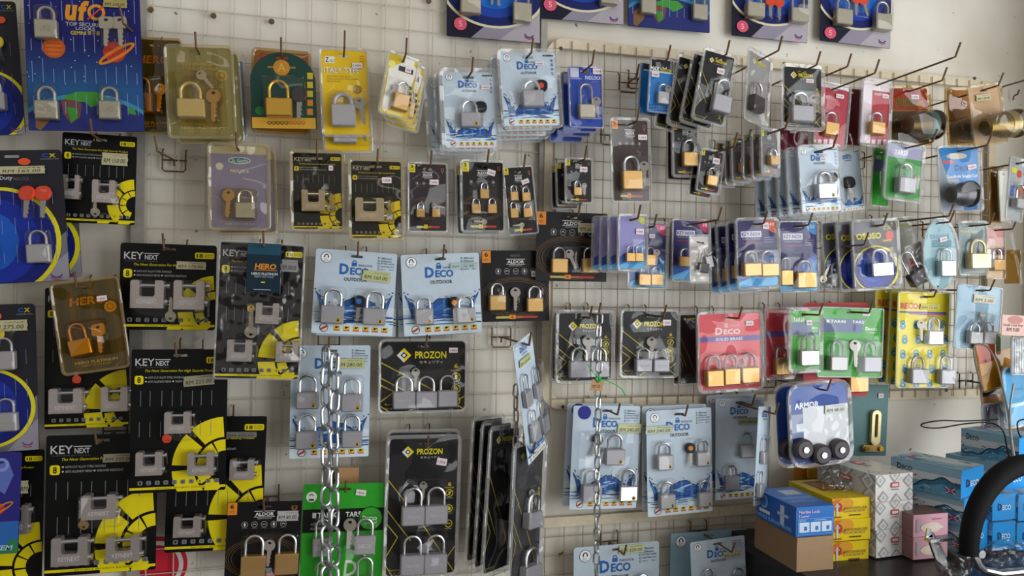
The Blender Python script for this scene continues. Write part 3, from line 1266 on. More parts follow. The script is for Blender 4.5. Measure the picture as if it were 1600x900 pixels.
# ------------------------------------------------------------------ the setting
def wall_mat():
    m, nt, b = newmat('off_white_painted_plaster')
    tc = nt.nodes.new('ShaderNodeTexCoord')
    n = nt.nodes.new('ShaderNodeTexNoise')
    n.inputs['Scale'].default_value = 3.5
    n.inputs['Detail'].default_value = 6
    nt.links.new(tc.outputs['Object'], n.inputs['Vector'])
    cr = nt.nodes.new('ShaderNodeValToRGB')
    cr.color_ramp.elements[0].position = .3
    cr.color_ramp.elements[0].color = lin('c9c1b1')
    cr.color_ramp.elements[1].position = .62
    cr.color_ramp.elements[1].color = lin('dedad0')
    nt.links.new(n.outputs['Fac'], cr.inputs[0])
    sp = nt.nodes.new('ShaderNodeTexNoise')
    sp.inputs['Scale'].default_value = 45
    nt.links.new(tc.outputs['Object'], sp.inputs['Vector'])
    c2 = nt.nodes.new('ShaderNodeValToRGB')
    c2.color_ramp.elements[0].position = .24
    c2.color_ramp.elements[0].color = lin('8d7d66')
    c2.color_ramp.elements[1].position = .30
    c2.color_ramp.elements[1].color = (1, 1, 1, 1)
    nt.links.new(sp.outputs['Fac'], c2.inputs[0])
    mx = nt.nodes.new('ShaderNodeMix')
    mx.data_type = 'RGBA'
    mx.blend_type = 'MULTIPLY'
    mx.inputs[0].default_value = 1
    nt.links.new(cr.outputs[0], mx.inputs[6])
    nt.links.new(c2.outputs[0], mx.inputs[7])
    nt.links.new(mx.outputs[2], b.inputs['Base Color'])
    b.inputs['Roughness'].default_value = .6
    bp = nt.nodes.new('ShaderNodeBump')
    bp.inputs['Strength'].default_value = .12
    nt.links.new(n.outputs['Fac'], bp.inputs['Height'])
    nt.links.new(bp.outputs[0], b.inputs['Normal'])
    return m


WALL = wall_mat()
XR = at(1597, 450).x
mb = MB()
box(mb, -3.0, XR, 0, .1, 0, 2.7, WALL)
tag(mb.build('wall_back', smooth=False), kind='structure')
mb = MB()
box(mb, XR, XR + .1, -.32, .1, 0, 2.7, WALL)
tag(mb.build('wall_right', smooth=False), kind='structure')
mb = MB()
box(mb, -3.0, 4, -4.5, .1, -.1, 0, ink('#6f6a62', .5))
tag(mb.build('floor', smooth=False), kind='structure')

FRAME = metal('cream_painted_steel', 'd3c6ab', .5, .0, (30, 30, 30), .25)
FRAMEG = metal('grey_painted_steel', '9b978f', .5, .1, (30, 30, 30), .25)
WIREC = metal('rust_stained_cream_wire', 'a3917a', .6, .05, (90, 90, 90), .3)


def wire(root, a, b, mat, r=.0011):
    mb = MB()
    tube(mb, [a, b], r, mat, 5)
    mb.build('wire', root)


def grid(label, x0, x1, z0, z1, dx, dz, mat, y=-.012, xs=0.0, zs=0.0):
    root = link('wire_grid_panel', None, None, ((x0 + x1) / 2, y, z0))
    tag(root, label, 'grid panel', 'wire grid panels on the wall')
    cx = (x0 + x1) / 2
    x = x0 + xs
    while x < x1:
        wire(root, (x - cx, 0, 0), (x - cx, 0, z1 - z0), mat)
        x += dx
    z = z1 - zs
    while z > z0:
        wire(root, (x0 - cx, .0026, z - z0), (x1 - cx, .0026, z - z0), mat)
        z -= dz
    return root, cx


ZT, ZB = 2.25, .62
# large middle-left grid with its flat steel edges
xa, xb = at(222, 300).x, at(842, 560).x
root, cx = grid('white wire grid panel behind the left and middle packs', xa, xb, ZB, ZT, .0500, .0485, WIREW, xs=.018, zs=.012)
for nm, q0, q1, mt in (('edge_strip', at(208, 300).x, at(228, 300).x, FRAMEG), ('edge_strip', at(836, 560).x, at(846, 560).x, FRAMEG)):
    mb = MB()
    box(mb, q0 - cx, q1 - cx, -.003, .003, 0, ZT - ZB, mt)
    mb.build(nm, root)
grid('white wire grid panel at the far left edge', at(-160, 300).x, at(72, 300).x, ZB, ZT, .050, .0485, WIREW, zs=.02)
# framed grid on the right
xl, xr_ = at(846, 350).x, at(1546, 350).x
zt, zb = at(1200, 95).z, at(1000, 634).z
root, cx = grid('cream framed wire grid panel with rounded corners on the right', xl + .022, xr_ - .02, zb + .006, zt - .006, .0385, .0410, WIREC, y=-.02, zs=.018)
mb = MB()
o = rr(xr_ - xl, zt - zb, .045, 6, (xl + xr_) / 2 - cx, (zt - zb) / 2 - .006)
i = rr(xr_ - xl - .044, zt - zb - .044, .026, 6, (xl + xr_) / 2 - cx, (zt - zb) / 2 - .006)
prism(mb, o, .008, .003, FRAME, [i])
fr = mb.build('frame', root, smooth=False)
for px, py in ((877, 75), (1226, 99), (1524, 122), (880, 636), (1480, 610)):
    q = at(px, py, .02)
    b = MB()
    tube(b, [(0, .002, 0), (0, -.002, 0)], .0038, DARKM, 10)
    b.build('screw', fr, (q.x - cx, .003, q.z - zb - .006))
# lower grid
xl, xr_ = at(846, 850).x, at(1182, 850).x
root, cx = grid('cream wire grid panel under the light blue packs at the bottom', xl, xr_, ZB, at(1000, 806).z, .0445, .0425, WIREC, y=-.014, xs=.004, zs=.03)
mb = MB()
zc = at(1000, 806).z - ZB
box(mb, xl - cx, xr_ - cx, -.002, .006, zc - .008, zc + .014, FRAME)
mb.build('top_rail', root)

# counter under the boxes
CT = at(1273, 892, .30).z
CX0 = at(1172, 880, .12).x
TOPM = ink('#2c282a', .3)
root = link('counter', None, None, ((CX0 + XR) / 2, -.4, 0))
tag(root, 'dark brown counter with a black top under the boxes', 'counter')
hw = (XR - CX0) / 2
mb = MB()
box(mb, -hw, hw - .002, -.3, .365, CT - .025, CT, TOPM)
mb.build('counter_top', root)
for x in (-hw + .02, -.01, hw - .02):
    mb = MB()
    box(mb, x - .01, x + .008, -.28, .36, 0, CT - .025, TOPM)
    mb.build('side_panel', root)
mb = MB()
box(mb, -hw + .03, hw - .03, .34, .355, .05, CT - .03, TOPM)
mb.build('back_panel', root)

# ------------------------------------------------------------------ packs, upper left
S = '#'
pack('dark padlock pack with green logo cut by top left edge', 'cx', (-92, 0, 27, 3, 38, 209, -78, 215), .05, 's -30 147 15 175 124; s -70 147 -40 175 124', 'y -2 68 40', shell=None, hk=0, disc=(.52, .78, .55, .55),
     stick='o 3 32 14 11')


def e_ufo(p):
    p.text('u', 102, 8, 122, 33, '#d88f2c', 5, .2, .05)
    p.text('f', 122, 2, 140, 33, '#d88f2c', 5, .2, .05)
    p.ring(151, 20, 14, 5, '#d88f2c', 5)
    p.line(137, 31, 165, 8, 2.4, '#d24a34', 5.5)
    p.text('TOP SECURITY', 103, 36, 166, 42, '#a9a9b4', 5, 0, .02)
    p.text('LOCKS', 119, 43, 149, 48, '#a9a9b4', 5, 0, .02)
    p.text('GEMINI', 111, 49, 135, 55, '#c9b24a', 5, 0, .02)
    p.text('雙子星', 137, 49, 157, 55.5, '#c9b24a', 5)


pack('large dark blue space themed pack with three padlocks and planets', 'ufo', (40, -14, 222, -14, 222, 206, 42, 204), .10, 'n 59.5 35 94 64 13; n 60 160 95 189 137; n 158 160 192 189 137',
     'nq 168 38 48; nq 189 38 48 -4', tape=(('RM 240.00', 162, 0, 200, 13, '#a89c5e'),), shell=None, hk=0, rad=.01, extra=e_ufo, brand=('UFO', .28, .35, .72, .62, '#8d8672'), dgroup='space themed padlock packs')
pack('gold padlock pack half hidden behind the space themed pack', 'hero', (196, 62, 283, 63, 286, 206, 196, 207), .06, 'g 208 148 242 178 122', 'g 251 142 46', shell=3, hk=0, tint=AMBER, hl='half hidden gold padlock pack')
hook('bare wire hook in front of the space themed pack', at(236, 76), .13, lean=-.12)
pack('clear olive pack with brass padlock under a bright glare', 'hero', (262, 74, 361, 75, 366, 213, 264, 215), .095, 'p 280 158 323 187 130', 'd 316 119 36 -40; b 335 152 52', faded=True, tint=AGED, shell=4, stack=1, sdx=.012, sdz=-.003, hl='clear olive pack under glare', base='#8a875e')  # card colour lightened too, glare is painted in
pack('plain grey blue pack edge behind the clear olive pack', 'misc', (330, 95, 381, 96, 384, 212, 332, 214), .03, base='#7f93ab', shell=2, hk=0, patch=((.2, .1, .9, .2, '#9fb0c4'),))


def e_viro(p):
    p.rect(392, 184, 494, 201, '#c79a34', 2)
    for i in range(9):
        p.ring(421 + i * 6.6, 192, 3.2, 1.1, '#1c1a10' if i < 5 else '#b0442a', 3, n=10)
    p.disc(440, 106, 13, '#b8812c', 2)
    p.text('A', 434, 99, 446, 112, '#d8a850', 3)
    p.rect(418, 104, 462, 107, '#8f6a2c', 1.5)
    for i in range(5):
        p.rect(480, 114 + i * 14, 489, 124 + i * 14, '#c2a32c' if i < 3 else '#c07a30', 2)
    p.disc(406, 173, 7, '#2c7a4a', 2)


pack('orange card pack behind the green arched pack', 'misc', (398, 76, 482, 88, 480, 206, 396, 206), .045, base='#b5833c', tint=AMBER, shell=4, hk=0, patch=((.1, .03, .85, .12, '#b0522c'),))
pack('dark green arched pack with gold padlock and yellow base strip', 'misc', (390, 82, 493, 82, 494, 202, 393, 201), .085, 'g 417 157 458 185 127', 'D 468 150 50', 'w 435 169 18 10', base='#1f4038', shape='arch', shell=None, extra=e_viro, dpad=7, ddep=.006)
pack('yellow pack with closed shoulder padlock under large white lettering', 'yellow', (501, 78, 573, 80, 578, 211, 506, 211), .09, 'eh 518 166 556 200 146', 'c 562 163 44 -12', 'w 558 103 16 8', shell=4, stack=1, sdx=.004, sdz=-.028, hk=.06, hl='large yellow pack')


def e_turn(p):
    p.poly([(608, 105), (640, 95), (652, 110), (636, 150), (600, 175), (596, 168)], '#e3e0d6', 2)
    p.rect(622, 106, 646, 114, '#33343c', 3)
    p.disc(612, 100, 6, '#e8dc7a', 3)
    p.rect(632, 90, 648, 104, '#e6e4dc', 3)
    for i in range(4):
        p.disc(640, 138 + i * 9, 3, '#33312a', 3)


pack('turned yellow and white pack with brass padlock in clear shell', 'misc', (606, 79, 650, 98, 640, 190, 596, 174), .13, 'b 609 148 634 174 128', 'd 616 138 22 30', 'w 637 110 10 9', yaw=14, base='#d3b81c', shell=4, stack=2, sdx=.010, sdz=-.006, extra=e_turn, hl='turned yellow and white pack', hk=.05)
pack('light blue single padlock pack hanging lower of the upper pair', 'deco', (692, 113, 772, 113, 776, 230, 695, 232), .10, 'a 718 178 749 201 158', 'k 750 169 40', 'w 758 137 14 6', size='40MM', dot=True, shell=7, stack=2, sdx=-.010, hl='lower light blue single pack', hk=.04)
pack('light blue single padlock pack with red dotted key, upper right', 'deco', (780, 82, 868, 81, 874, 196, 787, 198), .115, 'a 814 144 847 170 127', 'R 844 136 42', 'w 842 100 14 6', size='40MM', shell=5, stack=3, sdx=-.008, sdz=-.006, hl='light blue pack with red dotted key')
# top edge packs, pinned flat on the wall
TOPG = 'dark blue packs along the top edge'
pack('dark blue twin padlock pack at top edge, leftmost of five', 'cxtop', (697, -95, 846, -90, 841, 72, 699, 52), .02, 'n 718 0 749 26 -22; n 799 8 828 38 -18', 'c 768 -10 26; c 778 -8 26', 'p5 719 38 20 20', shell=None, hk=0, rad=.01)
pack('dark blue twin padlock pack at top edge, second of five', 'cxtop', (843, -110, 975, -102, 973, 41, 843, 27), .02, 'n 860 -28 890 -4 -48; n 934 -18 962 11 -40', '', 'p5 859 8 20 20', shell=None, hk=0, rad=.01)
pack('world map padlock pack at the top edge between dark blue packs', 'ufo', (984, -120, 1110, -112, 1107, 52, 979, 40), .02, 'n 998 2 1021 25 -18; n 1078 10 1101 34 -10', shell=None, hk=0, rad=.01, top=False)
pack('dark blue twin padlock pack at top edge with orange red keys', 'cxtop', (1146, -92, 1264, -80, 1260, 68, 1142, 55), .02, 'n 1161 8 1188 31 -14; n 1229 16 1255 39 -8', 'r 1200 4 34; r 1214 6 34', 'p5 1159 42 18 18', shell=None, hk=0, rad=.01)
pack('dark blue twin padlock pack at top edge, rightmost of five', 'cxtop', (1284, -84, 1394, -72, 1390, 78, 1280, 62), .02, 'n 1299 18 1324 42 -2; n 1360 25 1385 51 4', 'r 1334 0 34 ; r 1345 2 34 -14', 'p5 1296 52 18 18', shell=None, hk=0, rad=.01)


# ------------------------------------------------------------------ right upper packs
def e_blue(p):
    p.rect(891, 106, 904, 121, '#c9cbe0', 2)
    p.text('PADLOCK', 914, 119, 939, 125, '#d6d9ee', 3, 0, .02)
    p.text('TOP SECURITY', 921, 114, 938, 117, '#9aa4d8', 3)
    p.rect(891, 122, 908, 124, '#8f9ad0', 3)
    p.disc(915, 113, 3.2, '#6a4a30', 3)


pack('royal blue pack with long shackle padlock and hanging key', 'misc', (888, 105, 941, 105, 940, 200, 889, 200), .12, 'nl 902 165 927 187 132', 'c 930 160 32 -5', 'w 933 112 15 9', base='#2346a8', shell=1, hx=-.02, stack=3, sdx=-.008, sdz=-.006, extra=e_blue, hl='royal blue long shackle pack', hk=.05, dpad=4)


def e_max(p):
    p.rect(1005, 80, 1060, 113, '#1c1c20', 2)
    p.rect(1005, 112, 1060, 114, '#d8dde0', 3)
    p.text('MAX', 1016, 104, 1030, 111, '#e8ebee', 4, .1, .03)
    p.text('PADLOCK', 1031, 108, 1048, 113, '#d0c82a', 4, 0, .02)
    p.ring(1038, 105, 3.5, 1.2, '#e8ebee', 4, a0=180, a1=360, n=14)
    for i in range(26):
        p.rect(1009 + (i % 9) * 4.4, 163 + (i // 9) * 4.5, 1011.5 + (i % 9) * 4.4, 165 + (i // 9) * 4.5, '#123f78', 3)


pack('small bright blue pack with black top behind its twin', 'misc', (1000, 98, 1038, 103, 1032, 182, 996, 178), .10, 's 1010 145 1026 164 132', base='#1f79c4', shell=1, hk=0, extra=e_max)
pack('small bright blue pack with black top and steel padlock', 'misc', (1016, 91, 1052, 96, 1047, 179, 1010, 174), .14, 's 1024 145 1041 164 132', 'c 1042 141 26', 'w 1023 117 12 8', base='#1f79c4', shell=1, extra=e_max, hk=.03)
hook('empty wire hook between the royal and bright blue packs', at(983, 128, .02), .05, plate=True)
pack('tilted black pack with grey padlock in thick clear shell', 'prozon', (1102, 77, 1145, 92, 1130, 197, 1082, 183), .19, 'a 1105 151 1134 178 124', 'c 1134 150 22', 'w 1125 112 12 9', ty=.20, shell=4, stack=3, sdx=-.017, sdz=-.003, hl='tilted black pack with grey padlock', hk=.03, icons=False)
pack('black padlock pack turned edge on with white window glare', 'prozon', (1173, 84, 1206, 96, 1192, 194, 1158, 183), .19, 'd 1166 153 1183 176 132', yaw=26, shell=3, icons=False, hk=.07, base='#8e8c8c')  # grey card colour paints the window glare over a black card
pack('black pack with pale padlock and steel key near top frame', 'prozon', (1226, 106, 1284, 106, 1281, 200, 1221, 199), .17, 'a 1229 168 1262 193 145', 'c 1268 158 40', 'w 1264 127 12 6', ty=.14, shell=5, hk=.05)


def e_haf(p):
    p.rect(1270, 120, 1400, 145, '#cfc4cc', 2)
    p.text('HAFELE', 1305, 140, 1322, 144, '#8a5060', 3, 0, .02)
    p.text('PADLOCK', 1289, 152, 1310, 156, '#c98a96', 3)
    for i in range(4):
        p.rect(1268 + i * 9, 218, 1274 + i * 9, 228, '#d8c8cc', 3)


def e_haf2(p):
    p.rect(1340, 110, 1400, 142, '#d6cdd2', 2)
    p.rect(1340, 110, 1361, 240, '#d6cdd2', 2.5)  # pale strip paints white glare down the left side
    p.text('HAFELE', 1366, 146, 1382, 150, '#e0c8cc', 3, 0, .02)
    for i in range(4):
        p.rect(1352 + i * 9, 218, 1358 + i * 9, 227, '#d8c8cc', 3)


pack('dark red pack wedged behind the two red packs', 'misc', (1318, 138, 1346, 140, 1344, 228, 1312, 226), .10, base='#5c1f2a', shell=2, hk=0, name='padlock_pack')
pack('dark red pack behind the black pack with pale padlock', 'misc', (1216, 200, 1262, 204, 1262, 262, 1216, 262), .08, base='#6d2130', shell=2, hk=0, patch=((.2, .1, .3, .8, '#9a5a66'),))
pack('red and white pack with small brass padlock, left one', 'misc', (1288, 132, 1327, 137, 1318, 226, 1262, 226), .145, 'b 1281 193 1303 214 176', '', 'w 1311 151 12 6', base='#a8303f', shell=3, extra=e_haf, hk=.13)
pack('red and white pack with small brass padlock, right one', 'misc', (1348, 120, 1388, 134, 1388, 226, 1345, 226), .15, 'b 1353 192 1375 212 176', '', 'w 1382 151 10 6', base='#a8303f', shell=4, extra=e_haf2, hk=.22)


def knob(root, k, x, y, ln, r, mat, cap=None, ang=0):
    """round door knob lying sideways in the pack: neck, drum and end rim"""
    cx, cz = k.px(x, y)
    L, R = ln * k.sx, r * k.sx
    mb = MB()
    prof = [(-.56, .02), (-.56, .50), (-.52, .66), (-.30, .74), (-.10, .92), (.02, 1.0), (.30, 1.0), (.34, .84), (.42, .62), (.46, .60)]
    n = 24
    vs = []
    for (a, rr_) in prof:
        for i in range(n):
            t = 2 * math.pi * i / n
            vs.append((a * L, -R + rr_ * R * math.sin(t) - .003, rr_ * R * math.cos(t)))
    fs = []
    for a in range(len(prof) - 1):
        for i in range(n):
            j = (i + 1) % n
            fs.append((a * n + i, (a + 1) * n + i, (a + 1) * n + j, a * n + j))
    mb.add(vs, fs, mat)
    o = mb.build('door_knob', root, (cx, 0, cz), (0, math.radians(ang), 0))
    if cap:
        c = MB()
        tube(c, [(.03 * L, -R - .003, 0), (.29 * L, -R - .003, 0)], R * 1.03, cap, 24)
        c.build('coloured_band', o)
    b = MB()
    dome(b, cx - .66 * L, cz - 1.12 * R, cx + .52 * L, cz + 1.12 * R, -.001, 2.2 * R, CLEAR, r=R)
    b.build('knob_blister', root)
    f = MB()
    tube(f, [(.42 * L, -R - .003, 0), (.48 * L, -R - .003, 0), (.52 * L, -R - .003, 0)], [1.12 * R, 1.12 * R, .9 * R], mat, 24)
    f.build('rose_plate', o)
    return o


def e_kred(p):
    p.rect(1385, 130, 1460, 172, '#96242a', 2)
    p.rect(1400, 154, 1433, 166, '#7a6a34', 3)
    for i in range(9):
        p.line(1402 + i * 3.5, 155, 1402 + i * 3.5, 165, 1, '#3c3a20', 4)
    p.disc(1438, 164, 6, '#a8762c', 3)
    p.rect(1388, 172, 1448, 174, '#a8702c', 3)


r_, k_ = pack('red topped gold pack with bronze door knob', 'misc', (1390, 138, 1446, 138, 1453, 224, 1391, 224), .14, base='#3f3a30', tint=AMBER, shell=4, hk=.10, extra=e_kred, stick='w 1428 152 12 7', name='door_knob_pack', cat='door knob pack')
knob(r_, k_, 1424, 200, 44, 17, metal('antique_bronze', '5a4626', .4, .6), metal('green_enamel', '1f4a44', .4, .1))
r_, k_ = pack('gold door knob pack hidden left of the pink one', 'misc', (1482, 142, 1514, 140, 1524, 224, 1482, 224), .13, base='#8a6a3a', tint=AMBER, shell=4, hk=0, patch=((0, 0, 1, .35, '#c9a08c'),), stick='w 1505 162 8 8 20', name='door_knob_pack', cat='door knob pack')
knob(r_, k_, 1502, 206, 40, 14, metal('antique_bronze', '5a4626', .4, .6))
r_, k_ = pack('pale pink and gold pack with large brass door knob', 'misc', (1508, 136, 1556, 135, 1574, 223, 1526, 223), .20, base='#cdb2ac', tint=AGED, shell=3, hk=.04, tape=(('RM 128.00', 1523, 148, 1546, 158),), patch=((0, .4, 1, 1, '#c7b0a8'),), name='door_knob_pack', cat='door knob pack')
knob(r_, k_, 1547, 200, 50, 16, metal('aged_brass', '7a6436', .34, .75), metal('bright_brass', '9c8a58', .34, .75))
hook('long bare wire hook at the top right by the door knobs', at(1558, 138), .26, plate=False)
hook('small bent nail hook in the bare wall by the corner', at(1577, 151, 0), .012, tip=.012, plate=False)
hook('long bare wire hook above the turned black packs', at(1262, 130, .02), .15, plate=False)

# ------------------------------------------------------------------ second row, centre and right
A3 = dict(num='3', tagc='#d8c81e')
pack('tall dark brown pack with large brass padlock under glare', 'aldor', (956, 188, 1012, 188, 1013, 314, 957, 314), .125, 'b 968 268 999 298 244', 'c 1004 261 36', 'w 1003 215 14 8', shell=4, hk=.04, rings=False, base='#3a2d2a')
pack('dark pack half hidden left of the pack with orange tag', 'aldor', (1044, 196, 1082, 199, 1084, 281, 1042, 280), .09, shell=2, hk=0, **A3)
pack('dark pack with orange tag and brass padlock in clear shell', 'aldor', (1050, 191, 1087, 197, 1091, 274, 1054, 274), .13, 'b 1063 239 1086 261 218', 'c 1086 229 22', shell=4, hk=0, rings=False)
pack('small tilted dark pack with yellow tag and brass padlock', 'aldor', (1097, 234, 1130, 240, 1120, 302, 1087, 297), .15, 'b 1100 275 1116 291 262', 'c 1120 272 18', 'w 1118 252 11 9', shell=3, hk=.09, stack=1, sdx=-.006, sdz=-.008, hl='small tilted dark pack', rings=False, **A3)
pack('front of a row of turned clear shells, brass padlock under glare', 'aldor', (1190, 204, 1214, 206, 1213, 272, 1188, 272), .20, 'b 1196 244 1210 259 233', yaw=20, shell=3, stack=5, sdx=-.011, sdz=-.003, sstep=.018, hl='front turned clear shell pack', hk=.06, rings=False, base='#6c6a6c', **A3)  # dark card made grey, the shell's glare is in its colour
hook('bare wire hook between small dark packs and turned shells', at(1110, 238, .02), .14, plate=False, lean=.1)
pack('small dark pack with yellow tag and tiny padlock beside key', 'aldor', (883, 249, 925, 250, 922, 316, 885, 316), .10, 'b 895 293 907 306 283', 'c 911 291 20', 'w 911 265 12 8', shell=3, stack=2, sdx=-.009, hl='small dark pack with tiny padlock', rings=False, hk=.04, **A3)
pack('light blue single padlock pack right of the stack below', 'deco', (1302, 236, 1338, 236, 1354, 328, 1316, 330), .10, '', 'k 1323 286 40', size='50MM', shell=3, hk=0, emblem=False)
pack('light blue pack with yellow dotted padlock in front of clear stack', 'deco', (1246, 230, 1307, 230, 1316, 331, 1254, 332), .17, 'c 1270 288 1299 312 268', 'k 1297 278 34', 'w 1284 249 9 6', size='50MM', dot=True, shell=4, stack=4, sdx=-.014, sdz=-.003, hl='light blue pack before clear stack', hk=.05)
pack('green pack behind the tilted green one', 'tar', (1366, 232, 1392, 234, 1386, 322, 1358, 320), .12, shell=2, hk=0)


def e_tar(p):
    p.rect(1380, 222, 1450, 248, '#9a9ab4', 3)
    p.text('TAR50', 1397, 235, 1418, 243, '#e6e6ec', 4, 0, .02)


pack('tilted green pack with grey top and grey padlock', 'misc', (1388, 226, 1445, 228, 1432, 313, 1379, 308), .17, 'a 1394 279 1420 303 256', 'd 1429 280 22', shell=4, base='#3f8f45', extra=e_tar, hk=.08)


def e_bolt(p):
    p.poly([(1462, 224), (1526, 224), (1528, 285), (1500, 282), (1480, 276)], '#2a78b8', 2)
    p.poly([(1498, 280), (1528, 284), (1526, 330), (1506, 328)], '#1f5fa8', 2.5)
    p.disc(1494, 244, 16, '#b9ad9c', 3, ry=4)
    p.rect(1472, 251, 1490, 256, '#b85a60', 3)
    p.text('D', 1491, 258, 1498, 267, '#173a7a', 4, 0, .03)
    p.text('ECO', 1499, 260, 1515, 267, '#173a7a', 4, 0, .03)
    p.text('Deadbolt Single Cyl', 1478, 273, 1526, 279, '#e0ecf4', 4, 0, .01)
    p.rect(1502, 291, 1518, 297, '#8fb4d0', 4)


r_, k_ = pack('blue and clear deadbolt pack with round dark cylinder', 'misc', (1467, 230, 1523, 231, 1538, 328, 1467, 330), .16, base='#8f9aa8', shell=3, extra=e_bolt, hk=.08, hole=False, stick='w 1517 261 14 7 -8', name='deadbolt_pack', cat='deadbolt pack')
knob(r_, k_, 1485, 306, 30, 15, metal('dark_bronze', '5b5a5e', .35, .7))

# ------------------------------------------------------------------ third row, centre and right
pack('square black pack with two brass padlocks and RM 60 label', 'aldor', (838, 331, 950, 333, 946, 441, 837, 438), .07, 'b 859 404 884 427 386; b 906 404 931 427 386', 'd 888 397 32 -25', tape=(('RM 60.00', 902, 349, 936, 364),), shell=None, rad=.01, hk=.04)
KN = dict(dpad=3)
pack('purple pack with two brass padlocks showing below the small front pack', 'keynox', (984, 348, 1042, 350, 1037, 450, 983, 448), .09, 'b 994 428 1013 446 418; b 1013 428 1032 446 416; b 1006 398 1021 415 386', 'd 1024 395 24', 'w 1018 369 9 6', shell=4, hk=.03, title=False, **KN)
pack('small lilac pack with twin brass padlocks, front of clear stack', 'keynox', (967, 338, 1009, 338, 1006, 421, 967, 420), .17, 'b 976 395 990 409 384; b 990 395 1003 409 384', '', 'w 999 362 12 9', shell=4, stack=3, sdx=-.010, sdz=0, hl='small lilac pack', qc='#b9c23a', qt='20', base='#8f8cc0', title=False, hk=.03, **KN)
pack('purple pack with one brass padlock behind small white bag', 'keynox', (1051, 344, 1107, 346, 1105, 438, 1050, 437), .10, 'b 1058 401 1076 417 388', shell=3, hk=.12, stack=1, sdx=.003, sdz=-.002, hl='purple pack behind white bag', **KN)


def e_bag(p):
    p.rect(1080, 385, 1090, 390, '#b8b4b4', 2)
    p.line(1088, 378, 1100, 380, 2, '#3a383a', 2)


r_, k_ = pack('small white bag with dark padlocks tied to purple pack hook', 'misc', (1077, 369, 1106, 370, 1108, 440, 1079, 441), .16, 'd 1087 411 1103 426 396 10; s 1102 400 1113 418 388 -12', base='#d8d4d2', tint=CRINK, shell=3, hk=0, hole=False, extra=e_bag, rad=.02, dpad=6)
pack('purple pack with two brass padlocks beside the white bag', 'keynox', (1150, 345, 1212, 343, 1215, 447, 1154, 449), .15, 'b 1156 411 1183 432 391; b 1183 411 1210 432 390', '', 'w 1195 353 9 10', shell=4, stack=3, sdx=-.009, hl='purple pack beside white bag', qc='#c05a3c', qt='40', hk=.03, **KN)
pack('purple pack with blue corner marked 50 and two padlocks', 'keynox', (1216, 348, 1276, 346, 1276, 455, 1219, 455), .13, 'b 1215 422 1234 446 402; b 1237 425 1267 450 405', shell=2, hk=.04, qc='#3a8fc8', qt='50', title=True, **KN)
r_, k_ = pack('crinkled clear bag with pale square padlock and keys', 'misc', (1284, 382, 1322, 382, 1320, 450, 1282, 450), .12, 's 1290 427 1315 448 408', 'n 1283 436 26 -160', base='#bdb9b2', tint=CRINK, shell=2, hk=.10, rad=.02, dpad=5)


def e_oso(p):
    p.text('OSOSO', 1337, 364, 1376, 374, '#c9c02a', 4, 0, .04)
    p.disc(1389, 368, 6.5, '#c8524e', 4)
    p.rect(1378, 374, 1392, 377, '#c8942c', 4)
    p.text('CX', 1379, 353, 1393, 359, '#a8a82c', 4, 0, .02)


pack('grey pack with wide yellow lettering, clear padlock and purple disc', 'cx', (1330, 347, 1396, 346, 1407, 447, 1337, 450), .17, 'c 1353 410 1386 432 387', 'c 1391 398 24 -10', shell=4, stack=2, sdx=-.022, sdz=.0, hl='grey pack with yellow lettering', hk=.03, extra=e_oso, base='#55535a', disc=(.5, .72, .52, .46), dgroup='dark packs with a blue disc')
pack('grey white card with olive print behind the red banded lock', 'misc', (1388, 342, 1427, 341, 1430, 412, 1398, 412), .09, base='#a8a698', shell=3, hk=.14, patch=((.2, .13, .8, .17, '#a8a23a'),))


def e_red(p):
    p.disc(1423, 412, 9, '#a8322c', 3, ry=7)


r_, k_ = pack('tilted clear pack with dark lock and red band', 'misc', (1412, 386, 1436, 378, 1456, 436, 1428, 448), .15, 'dl 1419 421 1444 442 386 -14', base='#b3b6b4', tint=CRINK, shell=1, hk=0, hole=False, extra=e_red)
pack('oval teal pack with bright steel padlock', 'misc', (1442, 343, 1494, 341, 1494, 452, 1442, 452), .17, 'c 1461 407 1484 432 387', '', 'w 1472 374 11 7 -12', base='#7fa6b0', shape='oval', shell=3, hk=.03, title='SOLO LOCK', tc='#3f7f9c', box=(.2, .22, .8, .29), patch=((.25, .30, .85, .40, '#2f6f80'),))
pack('grey green pack with pale square padlock near right edge', 'misc', (1499, 349, 1539, 347, 1539, 426, 1497, 429), .14, 'p 1506 396 1537 420 373', 'n 1541 393 16 60', base='#6f8284', shell=3, hk=.05, title='World lock', tc='#c2bb6a', box=(.05, .14, .7, .2))
pack('pink and gold pack with brass padlock beyond the grey green pack', 'misc', (1543, 356, 1570, 354, 1566, 434, 1538, 437), .10, 'b 1544 405 1562 423 388', base='#c9a67c', shell=1, hk=.05, patch=((0, 0, 1, .35, '#d09a94'), (0, .4, 1, .55, '#6a3a30')))
pack('dark gold pack beside the right corner, half cut by clear shell', 'misc', (1571, 392, 1592, 390, 1592, 442, 1568, 443), .10, base='#8a7a4c', tint=AMBER, shell=1, hk=0)
pack('brown gold pack edge behind the deadbolt pack', 'misc', (1546, 262, 1566, 264, 1562, 346, 1544, 346), .07, base='#7d6a44', tint=AMBER, shell=2, hk=0)
pack('white card pack beyond the brown gold edge', 'misc', (1556, 266, 1576, 267, 1578, 345, 1566, 346), .09, base='#d8d6cc', shell=2, hk=0)


def e_edge(p):
    p.rect(1580, 262, 1588, 270, '#c9c42c', 2)
    p.disc(1592, 272, 4, '#b8403a', 2)
    p.disc(1596, 300, 5, '#c8643a', 2)
    p.rect(1578, 290, 1584, 306, '#2a5ab8', 2)


